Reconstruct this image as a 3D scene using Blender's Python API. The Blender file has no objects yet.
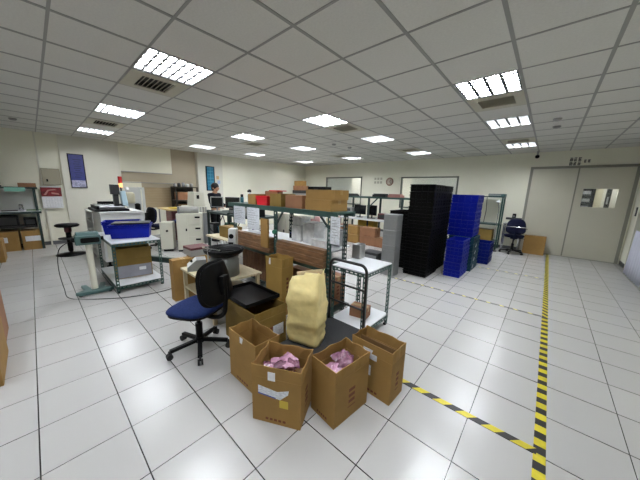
import bpy, bmesh, math, random
from mathutils import Vector, Matrix, noise
random.seed(7)
S = bpy.context.scene
COL = S.collection
PI = math.pi
# ---------------------------------------------------------------- camera, world, exposure
def set_camera():
    f, yaw, pit, rol = 253.36, -0.72454, -0.190198, 0.028383
    d = Vector((math.sin(yaw)*math.cos(pit), math.cos(yaw)*math.cos(pit), math.sin(pit)))
    r0 = Vector((math.cos(yaw), -math.sin(yaw), 0)); u0 = r0.cross(d)
    r = r0*math.cos(rol)+u0*math.sin(rol); u = -r0*math.sin(rol)+u0*math.cos(rol)
    cam = bpy.data.cameras.new('camera'); o = bpy.data.objects.new('camera', cam); COL.objects.link(o)
    m = Matrix((( r.x, u.x, -d.x, 2.6032), (r.y, u.y, -d.y, 0.15378), (r.z, u.z, -d.z, 1.53428), (0, 0, 0, 1)))
    o.matrix_world = m
    cam.sensor_width = 36; cam.lens = f/640*36; cam.clip_start = .05; cam.clip_end = 60
    S.camera = o
set_camera()
w = bpy.data.worlds.new('world'); S.world = w; w.use_nodes = True
w.node_tree.nodes['Background'].inputs[0].default_value = (.9, .95, 1, 1)
w.node_tree.nodes['Background'].inputs[1].default_value = 0.05
S.view_settings.view_transform = 'Standard'; S.view_settings.look = 'None'
S.view_settings.gamma = 1; S.view_settings.use_curve_mapping = False
S.view_settings.exposure = 1.1
TUBE = 33.0          # brightness of the fluorescent tubes
# ---------------------------------------------------------------- materials
def lin(h):
    c = [int(h[i:i+2], 16)/255 for i in (0, 2, 4)]
    return tuple(x/12.92 if x <= .04045 else ((x+.055)/1.055)**2.4 for x in c)+(1,)
MATS = {}
LOWSPEC = {'black_crate_plastic', 'blue_crate_plastic', 'dark_blue_crate_plastic', 'teal_crate_plastic', 'black_plastic'}
def mat(name, col, rough=.5, metal=0, var=0, scale=8, bump=0, spec=.5, emit=0, alpha=1, trans=0, stretch=None, col2=None, bscale=None):
    if name in MATS: return MATS[name]
    m = bpy.data.materials.new(name); m.use_nodes = True; nt = m.node_tree; N = nt.nodes; L = nt.links
    b = N['Principled BSDF']; c = lin(col) if isinstance(col, str) else col
    b.inputs['Base Color'].default_value = c; b.inputs['Roughness'].default_value = rough
    b.inputs['Metallic'].default_value = metal; b.inputs['Specular IOR Level'].default_value = .15 if name in LOWSPEC else spec
    if alpha < 1: b.inputs['Alpha'].default_value = alpha
    if trans: b.inputs['Transmission Weight'].default_value = trans
    if emit:
        b.inputs['Emission Color'].default_value = c; b.inputs['Emission Strength'].default_value = emit
    if var or bump:
        tc = N.new('ShaderNodeTexCoord'); mp = N.new('ShaderNodeMapping'); L.new(tc.outputs['Object'], mp.inputs[0])
        if stretch: mp.inputs['Scale'].default_value = stretch
        nz = N.new('ShaderNodeTexNoise'); nz.inputs['Scale'].default_value = scale; nz.inputs['Detail'].default_value = 4
        L.new(mp.outputs[0], nz.inputs['Vector'])
        if var:
            r = N.new('ShaderNodeValToRGB'); r.color_ramp.elements[0].position = .3; r.color_ramp.elements[1].position = .7
            c2 = lin(col2) if col2 else tuple(min(1, x*(1+var)) for x in c[:3])+(1,)
            r.color_ramp.elements[0].color = tuple(x*(1-var) for x in c[:3])+(1,) if not col2 else c
            r.color_ramp.elements[1].color = c2
            L.new(nz.outputs['Fac'], r.inputs[0]); L.new(r.outputs[0], b.inputs['Base Color'])
        if bump:
            bp = N.new('ShaderNodeBump'); bp.inputs['Strength'].default_value = bump; bp.inputs['Distance'].default_value = .01
            nb = nz
            if bscale:
                nb = N.new('ShaderNodeTexNoise'); nb.inputs['Scale'].default_value = bscale; L.new(mp.outputs[0], nb.inputs['Vector'])
            L.new(nb.outputs['Fac'], bp.inputs['Height']); L.new(bp.outputs[0], b.inputs['Normal'])
    MATS[name] = m; return m
def nodes_of(name, rough=.5):
    m = bpy.data.materials.new(name); m.use_nodes = True; MATS[name] = m
    b = m.node_tree.nodes['Principled BSDF']; b.inputs['Roughness'].default_value = rough
    return m, m.node_tree.nodes, m.node_tree.links, b
def mth(N, L, op, a, b_=None, c=None):
    n = N.new('ShaderNodeMath'); n.operation = op
    for i, v in enumerate((a, b_, c)):
        if v is None: continue
        if isinstance(v, (int, float)): n.inputs[i].default_value = v
        else: L.new(v, n.inputs[i])
    return n.outputs[0]
def floor_material():
    m, N, L, b = nodes_of('floor_tiles', .28)
    tc = N.new('ShaderNodeTexCoord'); sp = N.new('ShaderNodeSeparateXYZ'); L.new(tc.outputs['Object'], sp.inputs[0])
    def line(o, wid):
        f = mth(N, L, 'FRACT', mth(N, L, 'ADD', mth(N, L, 'MULTIPLY', o, 2.5), 100.5))
        d = mth(N, L, 'ABSOLUTE', mth(N, L, 'SUBTRACT', f, .5))
        return mth(N, L, 'LESS_THAN', d, wid*2.5/2)
    lx = line(sp.outputs[0], .0045); ly = line(sp.outputs[1], .0065)
    g = mth(N, L, 'MAXIMUM', lx, ly)
    fx = mth(N, L, 'FLOOR', mth(N, L, 'MULTIPLY', sp.outputs[0], 2.5)); fy = mth(N, L, 'FLOOR', mth(N, L, 'MULTIPLY', sp.outputs[1], 2.5))
    cb = N.new('ShaderNodeCombineXYZ'); L.new(fx, cb.inputs[0]); L.new(fy, cb.inputs[1])
    wn = N.new('ShaderNodeTexWhiteNoise'); L.new(cb.outputs[0], wn.inputs[0])
    nz = N.new('ShaderNodeTexNoise'); nz.inputs['Scale'].default_value = 1.7; nz.inputs['Detail'].default_value = 5; L.new(tc.outputs['Object'], nz.inputs['Vector'])
    v = mth(N, L, 'ADD', mth(N, L, 'MULTIPLY', wn.outputs[0], .05), mth(N, L, 'MULTIPLY', nz.outputs['Fac'], .03))
    v = mth(N, L, 'ADD', v, .93)
    mx = N.new('ShaderNodeMix'); mx.data_type = 'RGBA'; mx.blend_type = 'MULTIPLY'; mx.inputs[0].default_value = 1
    mx.inputs[6].default_value = lin('B3B2AF'); L.new(v, mx.inputs[7])
    m2 = N.new('ShaderNodeMix'); m2.data_type = 'RGBA'; L.new(g, m2.inputs[0]); L.new(mx.outputs[2], m2.inputs[6]); m2.inputs[7].default_value = lin('1E1E1E')
    L.new(m2.outputs[2], b.inputs['Base Color'])
    rr = mth(N, L, 'ADD', mth(N, L, 'MULTIPLY', nz.outputs['Fac'], .04), .23); L.new(rr, b.inputs['Roughness'])
    bp = N.new('ShaderNodeBump'); bp.inputs['Strength'].default_value = .3; bp.inputs['Distance'].default_value = .002; bp.invert = True
    L.new(g, bp.inputs['Height']); L.new(bp.outputs[0], b.inputs['Normal'])
    return m
def tape_material(name, ax, ay, period, duty=.5):
    m, N, L, b = nodes_of(name, .45)
    tc = N.new('ShaderNodeTexCoord'); sp = N.new('ShaderNodeSeparateXYZ'); L.new(tc.outputs['Object'], sp.inputs[0])
    s = mth(N, L, 'ADD', mth(N, L, 'MULTIPLY', sp.outputs[0], ax), mth(N, L, 'MULTIPLY', sp.outputs[1], ay))
    f = mth(N, L, 'FRACT', mth(N, L, 'ADD', mth(N, L, 'DIVIDE', s, period), 100))
    g = mth(N, L, 'GREATER_THAN', f, duty)
    nz = N.new('ShaderNodeTexNoise'); nz.inputs['Scale'].default_value = 25; L.new(tc.outputs['Object'], nz.inputs['Vector'])
    mx = N.new('ShaderNodeMix'); mx.data_type = 'RGBA'; L.new(g, mx.inputs[0]); mx.inputs[6].default_value = lin('D8C820'); mx.inputs[7].default_value = lin('1C1A18')
    m2 = N.new('ShaderNodeMix'); m2.data_type = 'RGBA'; m2.blend_type = 'MULTIPLY'; m2.inputs[0].default_value = .35
    L.new(mx.outputs[2], m2.inputs[6]); L.new(nz.outputs['Fac'], m2.inputs[7]); L.new(m2.outputs[2], b.inputs['Base Color'])
    return m
FLOOR = floor_material()
WALL = mat('wall_paint', 'E6E4D2', .7, var=.03, scale=1.2, bump=.05, bscale=120)
WALLD = mat('wall_recess_beige', 'B3A892', .75, var=.03, scale=2)  # darker beige than the main wall
WALLW = mat('pillar_paint', 'D6D4C6', .65, var=.02, scale=2)
TILE = mat('ceiling_tile', 'CFCEC8', .9, var=.04, scale=60, bump=.3, bscale=180)
TBAR = mat('ceiling_bar', '8E8E8A', .5)
DOORM = mat('door_panel_grey', 'C6C3B2', .5, var=.02, scale=2)
FRAMEM = mat('door_frame_grey', '8A897D', .45)
BASEB = mat('skirting_grey', '4A4C4E', .5)
CARD = mat('cardboard', '94723B', .8, var=.10, scale=5, bump=.15, bscale=40)
CARD2 = mat('cardboard_olive', '7F662B', .8, var=.10, scale=4, bump=.15, bscale=40)
CARDD = mat('cardboard_reddish', '8C6244', .8, var=.12, scale=5, bump=.1)
CARDI = mat('cardboard_inside', '735632', .85, var=.08, scale=6)
PRINT = mat('carton_print', '6E3A22', .8)
TAPEB = mat('packing_tape', '9C7A40', .3)
PAPER = mat('white_paper', 'DEDFE2', .6, var=.06, scale=30)
PAPERP = mat('printed_paper', 'D2D6DC', .6, var=.25, scale=45, stretch=(1, 1, 3))
GREEN = mat('green_painted_steel', '34504A', .45, var=.12, scale=12)
GREEND = mat('dark_green_painted_steel', '223532', .5, var=.1, scale=10)
TEAL = mat('teal_painted_metal', '456361', .45, var=.08, scale=9)
BOARDW = mat('white_laminate_board', 'DADDE0', .3, var=.02, scale=4)
BLACKP = mat('black_plastic', '0A0A0B', .42, var=.1, scale=10)
BLACKM = mat('black_painted_steel', '121314', .35)
DARKG = mat('dark_grey_plastic', '27282A', .5, var=.1)
GREYM = mat('grey_metal', '8C8E8F', .35, metal=.5, var=.05)
GREYP = mat('grey_plastic', '9B9B97', .5)
CHROME = mat('chrome', 'C8C8C8', .15, metal=1)
ALU = mat('brushed_aluminium', 'A9AAAA', .3, metal=.85, var=.05, scale=40, stretch=(1, 1, 12))
BLUEC = mat('blue_crate_plastic', '0E1C8A', .4, var=.08, scale=6)
BLUED = mat('dark_blue_crate_plastic', '0C1A66', .42, var=.08, scale=6)
BLACKC = mat('black_crate_plastic', '020202', .5, var=.1, scale=6)
TEALC = mat('teal_crate_plastic', '1F4350', .45)
BLUEF = mat('blue_fabric', '1E2C58', .95, var=.15, scale=60, bump=.3, bscale=220, spec=.2)
NAVYF = mat('navy_fabric', '141830', .95, var=.15, scale=60, spec=.2)
BLACKF = mat('black_fabric', '0B0B0C', .9, spec=.2)
CREAM = mat('cream_machine_paint', 'CFCDBD', .4, var=.03, scale=3)
WHITEM = mat('white_machine_paint', 'CDCECB', .35, var=.03, scale=3)
BEIGE = mat('beige_plastic', 'C9C3A8', .45)
RED = mat('red_plastic', 'D81F2C', .45)
SACK = mat('cream_woven_sack', 'E0CE90', .5, var=.08, scale=14, bump=.6, bscale=11)
PINK = mat('pink_antistatic_film', 'AE7E98', .14, var=.3, scale=22, bump=.6, bscale=30, spec=.9)
PINKD = mat('dark_pink_film', '6E4458', .2, var=.35, scale=26, bump=.6, bscale=30, spec=.8)
WOOD = mat('pale_wood_board', 'C0B496', .6, var=.12, scale=6, stretch=(1, 8, 1))
WOODD = mat('brown_wood_slats', '6B4A31', .7, var=.2, scale=10, stretch=(6, 6, 1))
MAROON = mat('maroon_plastic', '5A2528', .5)
SKIN = mat('skin', 'B98A6C', .6)
HAIR = mat('black_hair', '0D0B0B', .5)
NAVYC = mat('navy_cloth', '12151F', .9, spec=.2)
RUBBER = mat('black_rubber', '0C0C0C', .7)
BLINDM = mat('tan_blind', 'A79474', .7, var=.05, scale=4)
GLASS = mat('window_glass', 'E8F0EE', .03, alpha=.08, spec=.8)
CLEAR = mat('clear_plastic', 'ECEFEE', .15, alpha=.6, spec=.8, var=.2, scale=14)
EMT = mat('fluorescent_tube', 'F4F8FF', .5, emit=TUBE)
LOUV = mat('louvre_shade_grey', '2E2F30', .4)  # dark grey paints in the blades' shade against the bright tubes
POSTB = mat('indigo_poster', '353B7C', .4, var=.12, scale=14)
POSTL = mat('poster_dark_print', '202552', .5)
TEALP = mat('teal_poster', '1F7390', .4, var=.15, scale=10)
TEALL = mat('pale_teal_print', '5E9DB4', .5)
CALR = mat('red_calendar_print', '8C1F28', .4, var=.55, scale=14, col2='4A1418')
SCREEN = mat('dark_screen', '15181C', .1)
VENTF = mat('vent_cream_paint', 'B8B4A2', .5)
VENTD = mat('vent_dark', '2A2A26', .7)
GREENT = mat('green_tape', '1F7A5C', .4)
LGREEN = mat('mint_cloth', '7FB5A6', .8)
YEL = mat('yellow_label', 'C7AE3A', .5)
# ---------------------------------------------------------------- mesh helpers
class B:
    def __init__(s): s.bm = bmesh.new(); s.mats = []; s.cur = 0; s.M = Matrix()
    def m(s, mt):
        if mt not in s.mats: s.mats.append(mt)
        s.cur = s.mats.index(mt); return s
    def add(s, vs, fs, smooth=False):
        v = [s.bm.verts.new(s.M @ Vector(p)) for p in vs]
        for f in fs:
            try:
                q = s.bm.faces.new([v[i] for i in f]); q.material_index = s.cur; q.smooth = smooth
            except ValueError: pass
        return v
    def box(s, x0, y0, z0, x1, y1, z1):
        s.add([(x0,y0,z0),(x1,y0,z0),(x1,y1,z0),(x0,y1,z0),(x0,y0,z1),(x1,y0,z1),(x1,y1,z1),(x0,y1,z1)],
              [(0,3,2,1),(4,5,6,7),(0,1,5,4),(1,2,6,5),(2,3,7,6),(3,0,4,7)]); return s
    def bar(s, p, q, w, h=None, up=(0, 0, 1)):
        h = h or w; p = Vector(p); q = Vector(q); d = (q-p).normalized(); u = Vector(up)
        if abs(d.dot(u)) > .99: u = Vector((0, 1, 0))
        a = d.cross(u).normalized()*w/2; c = a.cross(d).normalized()*h/2
        s.add([p-a-c, p+a-c, p+a+c, p-a+c, q-a-c, q+a-c, q+a+c, q-a+c],
              [(0,1,2,3),(7,6,5,4),(0,4,5,1),(1,5,6,2),(2,6,7,3),(3,7,4,0)]); return s
    def cyl(s, p, q, r, r2=None, n=16, caps=True):
        r2 = r if r2 is None else r2; p = Vector(p); q = Vector(q); d = (q-p).normalized()
        a = d.orthogonal().normalized(); c = d.cross(a)
        vs = [p+(a*math.cos(t)+c*math.sin(t))*r for t in [2*PI*i/n for i in range(n)]]
        vs += [q+(a*math.cos(t)+c*math.sin(t))*r2 for t in [2*PI*i/n for i in range(n)]]
        fs = [(i, (i+1) % n, n+(i+1) % n, n+i) for i in range(n)]
        s.add(vs, fs, True)
        if caps: s.add(vs[:n], [tuple(range(n))[::-1]]); s.add(vs[n:], [tuple(range(n))])
        return s
    def tube(s, pts, r, n=8):
        pts = [Vector(p) for p in pts]; rings = []; a = None
        for i, p in enumerate(pts):
            d = (pts[min(i+1, len(pts)-1)]-pts[max(i-1, 0)]).normalized()
            if a is None: a = d.orthogonal().normalized()
            a = (a-d*a.dot(d)).normalized(); c = d.cross(a)
            rings.append([p+(a*math.cos(2*PI*k/n)+c*math.sin(2*PI*k/n))*r for k in range(n)])
        vs = sum(rings, []); fs = []
        for i in range(len(pts)-1):
            for k in range(n): fs.append((i*n+k, i*n+(k+1) % n, (i+1)*n+(k+1) % n, (i+1)*n+k))
        fs.append(tuple(range(n))[::-1]); fs.append(tuple(range(len(vs)-n, len(vs))))
        s.add(vs, fs, True); return s
    def lathe(s, prof, c=(0, 0, 0), n=24, caps=True):
        vs = []; fs = []
        for r, z in prof:
            for k in range(n): vs.append((c[0]+r*math.cos(2*PI*k/n), c[1]+r*math.sin(2*PI*k/n), c[2]+z))
        for i in range(len(prof)-1):
            for k in range(n): fs.append((i*n+k, i*n+(k+1) % n, (i+1)*n+(k+1) % n, (i+1)*n+k))
        if caps and prof[0][0] > 1e-4: fs.append(tuple(range(n))[::-1])
        if caps and prof[-1][0] > 1e-4: fs.append(tuple(range(len(vs)-n, len(vs))))
        s.add(vs, fs, True); return s
    def ball(s, c, r, n=12):
        rx, ry, rz = (r, r, r) if isinstance(r, (int, float)) else r
        vs = []; fs = []; m_ = n//2
        for i in range(m_+1):
            for k in range(n):
                t = PI*i/m_; vs.append((c[0]+rx*math.sin(t)*math.cos(2*PI*k/n), c[1]+ry*math.sin(t)*math.sin(2*PI*k/n), c[2]-rz*math.cos(t)))
        for i in range(m_):
            for k in range(n): fs.append((i*n+k, i*n+(k+1) % n, (i+1)*n+(k+1) % n, (i+1)*n+k))
        s.add(vs, fs, True); return s
    def prism(s, pts, axis, a, b_):
        def P(u, v, t): return {'x': (t, u, v), 'y': (u, t, v), 'z': (u, v, t)}[axis]
        n = len(pts); vs = [P(u, v, a) for u, v in pts]+[P(u, v, b_) for u, v in pts]
        s.add(vs, [tuple(range(n))[::-1], tuple(range(n, 2*n))]+[(i, (i+1) % n, n+(i+1) % n, n+i) for i in range(n)]); return s
    def slab(s, c, size, rnd, n=6, thick=None):   # rounded-corner slab lying in xy
        x, y, z = size; pts = []
        for cx, cy, a0 in ((x/2-rnd, y/2-rnd, 0), (-x/2+rnd, y/2-rnd, 90), (-x/2+rnd, -y/2+rnd, 180), (x/2-rnd, -y/2+rnd, 270)):
            for k in range(n+1):
                a = math.radians(a0+90*k/n); pts.append((c[0]+cx+rnd*math.cos(a), c[1]+cy+rnd*math.sin(a)))
        s.prism(pts, 'z', c[2]-z/2, c[2]+z/2); return s
    def angle(s, p, q, fa, fb, w=.038, t=.003):
        """slotted angle steel from p to q; fa, fb are the two flange directions"""
        p = Vector(p); q = Vector(q); d = q-p; Ln = d.length; d.normalize(); n = max(1, int(Ln/.05))
        for f, o in ((Vector(fa), Vector(fb)), (Vector(fb), Vector(fa))):
            def pl(u0, u1, a, b_):
                c = [p+f*u0+d*a, p+f*u1+d*a, p+f*u1+d*b_, p+f*u0+d*b_]
                vs = c+[v+o*t for v in c]
                s.add(vs, [(0,1,2,3),(7,6,5,4),(0,4,5,1),(1,5,6,2),(2,6,7,3),(3,7,4,0)])
            pl(0, w*.30, 0, Ln); pl(w*.70, w, 0, Ln)
            for k in range(n):
                a = k*Ln/n; pl(w*.30, w*.70, a, a+Ln/n*.42)
        return s
    def build(s, name, parent=None, mt=None, bevel=0, sub=0, solid=0):
        if mt is not None: s.mats = [mt]
        bmesh.ops.recalc_face_normals(s.bm, faces=s.bm.faces[:])
        me = bpy.data.meshes.new(name); s.bm.to_mesh(me); s.bm.free()
        for x in s.mats: me.materials.append(x)
        o = bpy.data.objects.new(name, me); COL.objects.link(o); o.parent = parent
        if solid: k = o.modifiers.new('s', 'SOLIDIFY'); k.thickness = solid; k.offset = 0
        if bevel: k = o.modifiers.new('b', 'BEVEL'); k.width = bevel; k.segments = 2; k.limit_method = 'ANGLE'
        if sub: k = o.modifiers.new('u', 'SUBSURF'); k.levels = sub; k.render_levels = sub
        return o
def tag(o, label, cat, group=None):
    o['label'] = label; o['category'] = cat
    if group: o['group'] = group
    return o
def thing(name, label, cat, loc=(0, 0, 0), rz=0, group=None):
    o = bpy.data.objects.new(name, None); COL.objects.link(o); o.empty_display_size = .1
    o.location = loc; o.rotation_euler = (0, 0, rz); return tag(o, label, cat, group)
def struct(o): o['kind'] = 'structure'; return o
def lab(o, t): o['label'] = t; return o
def copy_tree(o, parent=None):
    c = o.copy(); COL.objects.link(c); c.parent = parent
    for ch in list(o.children): copy_tree(ch, c)
    return c
def dup(o, loc, rz, label, group=None):
    c = copy_tree(o); c.location = loc; c.rotation_euler = (0, 0, rz); c['label'] = label
    if group: c['group'] = group
    return c
ORD = ['lowest', 'second', 'third', 'fourth', 'fifth', 'sixth', 'seventh', 'eighth', 'ninth', 'tenth', 'eleventh', 'twelfth', 'thirteenth', 'fourteenth', 'fifteenth', 'sixteenth']
def lvl(i, n):
    return 'topmost' if i == n-1 else ('lowest' if i == 0 else ORD[i]+' from the bottom')
# ---------------------------------------------------------------- room shell
XL, XR, YB, YN, ZC = -6.75, 4.1, 9.45, -3.6, 2.734
struct(B().m(FLOOR).box(XL-.3, YN-.2, -.1, XR+2.2, YB+2.6, 0).build('floor'))
# ceiling with holes where lights and vents sit
GX, GY, P6 = 2.214, 2.81, .606
LIGHTS = [(cx, cy) for cx in (-1, -5, -9, -13) for cy in (-3, 1, 4, 8)]+[(cx, -7) for cx in (-1, -5)]  # last row, out of view behind the camera, is added for illumination
VENTS = [(-6, -3), (-11, -3), (-1, 2), (-5, 2), (-10, 2), (-1, 7), (-5, 7), (-9, 7)]
cb = B().m(TILE); tb = B().m(TBAR)
i0, i1 = -15, 4; j0, j1 = -11, 11
for i in range(i0, i1):
    for j in range(j0, j1):
        if (i, j) in LIGHTS or (i, j) in VENTS: continue
        xa = max(GX+i*P6, XL); xb = min(GX+(i+1)*P6, XR); ya = max(GY+j*P6, YN); yb = min(GY+(j+1)*P6, YB)
        if xb <= xa or yb <= ya: continue
        cb.box(xa, ya, ZC, xb, yb, ZC+.015)
struct(cb.build('ceiling'))
for i in range(i0, i1+1):
    x = GX+i*P6
    if XL < x < XR: tb.box(x-.014, YN, ZC-.004, x+.014, YB, ZC+.002)
for j in range(j0, j1+1):
    y = GY+j*P6
    if YN < y < YB: tb.box(XL, y-.010, ZC-.0035, XR, y+.010, ZC+.002)
struct(tb.build('trim_1'))
# left wall: flush with strips, a recess and two pillars
wl = B().m(WALL)
wl.box(XL-.25, YN, 0, XL, 1.95, ZC+.1)
wl.box(XL-.25, 5.0, 0, XL, YB+.1, ZC+.1)
wl.box(XL-.25, 1.95, 1.95, XL, 3.3, ZC+.1); wl.box(XL-.25, 1.95, 0, XL, 3.3, .86); wl.box(XL-.25, 1.95, .86, XL, 2.42, 1.66)
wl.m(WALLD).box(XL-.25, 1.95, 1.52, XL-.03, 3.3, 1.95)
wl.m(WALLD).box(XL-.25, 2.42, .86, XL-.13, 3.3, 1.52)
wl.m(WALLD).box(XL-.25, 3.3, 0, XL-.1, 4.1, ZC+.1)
wl.m(WALLW).box(XL-.25, 4.1, 0, XL+.1, 5.0, ZC+.1)
struct(wl.build('wall_left'))
struct(B().m(WALLW).box(XL, .73, 0, XL+.06, 1.93, ZC).build('trim_2'))
struct(B().m(WALLW).box(XL, .33, 0, XL+.03, .36, ZC).build('trim_3'))
wn = thing('window_3', '', 'window'); del wn['label'], wn['category']; struct(wn)
b_ = B().m(GREYP).box(XL-.03, 1.95, 1.93, XL+.015, 3.3, 1.955).box(XL-.03, 1.95, 1.63, XL+.015, 3.3, 1.65); b_.build('window_frame', wn)
bl = B().m(BLINDM)
for k in range(12): bl.box(XL-.1, 2.45, .88+.052*k, XL-.07+.004*(k % 2), 3.27, .925+.052*k)
bl.build('blind', wn)
struct(B().m(BASEB).box(XL, YN, 0, XL+.012, .73, .09).box(XL+.06, .73, 0, XL+.072, 1.93, .09).build('baseboard_left'))
# back wall with two windows and the door opening
WIN = [(-5.34, -3.36, 1.0, 2.18), (-1.64, .32, 1.0, 2.14)]
DX0, DX1, DZ = 2.14, 4.02, 2.3
wb = B().m(WALL)
wb.box(XL-.2, YB, 0, -5.34, YB+.14, ZC+.1).box(-3.36, YB, 0, -1.64, YB+.14, ZC+.1).box(.32, YB, 0, DX0, YB+.14, ZC+.1)
wb.box(DX0, YB, DZ, DX1, YB+.14, ZC+.1).box(DX1, YB, 0, XR, YB+.14, ZC+.1)
for x0, x1, z0, z1 in WIN: wb.box(x0, YB, 0, x1, YB+.14, z0).box(x0, YB, z1, x1, YB+.14, ZC+.1)
struct(wb.build('wall_back'))
WINF = mat('window_frame_grey', '5E6158', .5)
BLV = mat('white_vertical_blind', 'CFD2C4', .7)
for n, (x0, x1, z0, z1) in enumerate(WIN):
    wn = bpy.data.objects.new('window_%d' % (n+1), None); COL.objects.link(wn); struct(wn)
    f = B().m(WINF); t = .05
    f.box(x0, YB-.015, z0, x0+t, YB+.06, z1).box(x1-t, YB-.015, z0, x1, YB+.06, z1).box(x0, YB-.015, z1-t, x1, YB+.06, z1).box(x0, YB-.015, z0, x1, YB+.06, z0+t)
    f.build('window_frame', wn)
    B().m(GLASS).box(x0+t, YB+.03, z0+t, x1-t, YB+.036, z1-t).build('window_glass', wn)
    v = B().m(BLV); k = x0+t+.02
    stop = x1-.55 if n == 0 else x1-.06
    if n == 1: k = x0+.42
    while k < stop: v.bar((k, YB+.1, z0+.02), (k+.0, YB+.1, z1-.06), .085, .004); k += .092
    v.build('blind', wn)
# the neighbouring room seen through the glass
nr = B().m(WALLW); nr.box(XL-.2, YB+2.2, 0, XR+.2, YB+2.35, ZC+.1); nr.box(XL-.2, YB+.14, 0, XL, YB+2.2, ZC); nr.box(XR, YB+.14, 0, XR+.2, YB+2.2, ZC)
struct(nr.build('wall_far'))
nc = B().m(TILE); nc.box(XL-.2, YB+.14, ZC+.02, XR+.2, YB+2.3, ZC+.12); struct(nc.build('ceiling_far'))
# right wall with dark doorway
wr = B().m(WALL); wr.box(XR, YN, 0, XR+.2, 7.7, ZC+.1).box(XR, 8.95, 0, XR+.2, YB+.14, ZC+.1).box(XR, 7.7, 2.2, XR+.2, 8.95, ZC+.1)
struct(wr.build('wall_right'))
dk = B().m(BLACKF); dk.box(XR+1.6, 7.0, 0, XR+1.7, 9.4, ZC).box(XR+.2, 6.9, 0, XR+1.7, 7.0, ZC).box(XR+.2, 9.3, 0, XR+1.7, 9.4, ZC).box(XR+.2, 6.9, 2.3, XR+1.7, 9.4, 2.4)  # unlit passage: its darkness is put into black wall material
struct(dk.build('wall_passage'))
wn = B().m(WALL); wn.box(XL-.2, YN-.15, 0, XR+.2, YN, ZC+.1); struct(wn.build('wall_near'))
struct(B().m(BASEB).box(XL, YB-.012, 0, DX0-.05, YB, .09).box(XR-.012, 8.98, 0, XR, YB, .09).box(XR-.012, YN, 0, XR, 7.66, .09).build('baseboard_back'))
# double door
dr = bpy.data.objects.new('door_1', None); COL.objects.link(dr); struct(dr)
f = B().m(FRAMEM); f.box(DX0-.04, YB-.03, 0, DX0+.02, YB+.08, DZ+.05).box(DX1-.02, YB-.03, 0, DX1+.04, YB+.08, DZ+.05).box(DX0-.04, YB-.03, DZ-.01, DX1+.04, YB+.08, DZ+.05)
f.build('door_frame', dr)
xm = 3.06
B().m(DOORM).box(DX0+.02, YB+.0, .01, xm-.012, YB+.045, DZ-.01).build('door_panel', dr)
wx0, wx1, wz0, wz1 = 3.21, 3.80, 1.33, 1.78
p = B().m(DOORM); p.box(xm+.012, YB, .01, wx0, YB+.045, DZ-.01).box(wx1, YB, .01, DX1-.02, YB+.045, DZ-.01).box(wx0, YB, .01, wx1, YB+.045, wz0).box(wx0, YB, wz1, wx1, YB+.045, DZ-.01)
pn = p.build('door_panel', dr)
B().m(GLASS).box(wx0, YB+.02, wz0, wx1, YB+.026, wz1).build('window_glass', pn)
B().m(FRAMEM).box(xm-.014, YB-.012, .01, xm+.014, YB+.01, DZ-.01).build('door_edge_strip', dr)
B().m(FRAMEM).box(DX0, YB-.035, 0, DX1, YB+.02, .014).build('threshold', dr)
# sign characters above the door
sg = thing('door_sign', 'black lettering in two rows stuck on the wall above the double door', 'sign', (2.84, YB, 2.35))
def glyphs(bb, x0, z0, n, w, h, y, t=.002, seed=3):
    rnd = random.Random(seed)
    for k in range(n):
        x = x0+k*(w*1.12)
        for q in range(3):
            z = z0+h*(.1+.38*q); bb.box(x+w*.08, y-t, z, x+w*(.75+.2*rnd.random()), y, z+h*.17)
        for q in range(rnd.choice((2, 3))):
            xx = x+w*(.1+.32*q+.05*rnd.random()); bb.box(xx, y-t, z0+h*.04, xx+w*.19, y, z0+h*(.7+.3*rnd.random()))
SGN = mat('sign_black_vinyl', '1A1620', .4)
SGW = mat('sign_white_backing', 'B6B6B8', .5)
K_ = .74
for n, (x0, z0, w_, h_) in enumerate([(.005+.105*k, z, .094, .12) for z in (.15, .01) for k in range(3)]+[(.36, .09, .078, .1), (.45, .09, .078, .1)]):
    b = B().m(SGN); glyphs(b, x0*K_, z0*K_, 1, w_*K_, h_*K_, 0, seed=3+n); b.build('character', sg)
# ---------------------------------------------------------------- ceiling fittings
def make_light():
    t = thing('ceiling_light', '', 'ceiling light', (0, 0, 0), 0, 'recessed louvred fluorescent ceiling lights')
    h = P6/2-.012; hb = B().m(WHITEM)
    hb.box(-h, -h, .1, h, h, .105).box(-h, -h, 0, -h+.006, h, .1).box(h-.006, -h, 0, h, h, .1).box(-h, -h, 0, h, -h+.006, .1).box(-h, h-.006, 0, h, h, .1)
    hb.build('housing', t)
    for k in range(4):
        x = -.213+.142*k
        B().m(EMT).prism([(x-.055, .075), (x-.03, .062), (x+.03, .062), (x+.055, .075), (x, .085)], 'y', -.275, .275).build('tube', t)
    l = B().m(LOUV)
    for k in range(5):
        x = -.284+.142*k; l.prism([(x-.008, .002), (x+.008, .002), (x+.003, .045), (x-.003, .045)], 'y', -h+.006, h-.006) if 0 else l.add([(x-.015,-h+.006,.002),(x+.015,-h+.006,.002),(x+.015,h-.006,.002),(x-.015,h-.006,.002),(x-.003,-h+.006,.022),(x+.003,-h+.006,.022),(x+.003,h-.006,.022),(x-.003,h-.006,.022)],[(0,3,2,1),(4,5,6,7),(0,1,5,4),(1,2,6,5),(2,3,7,6),(3,0,4,7)])
    for k in range(1, 7): y = -h+2*h*k/7; l.box(-h+.006, y-.010, .003, h-.006, y+.010, .006).box(-h+.006, y-.002, .006, h-.006, y+.002, .02)
    l.build('louvre', t)
    return t
names_x = {-1: 'right-hand line over the taped walkway', -5: 'line over the steel rack', -9: 'line over the white machines', -13: 'line along the left wall'}
names_y = {-7: 'added unseen behind the camera for illumination', -3: 'row nearest the camera', 1: 'second row', 4: 'third row', 8: 'row by the back wall'}
lt0 = make_light(); first = True
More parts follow.
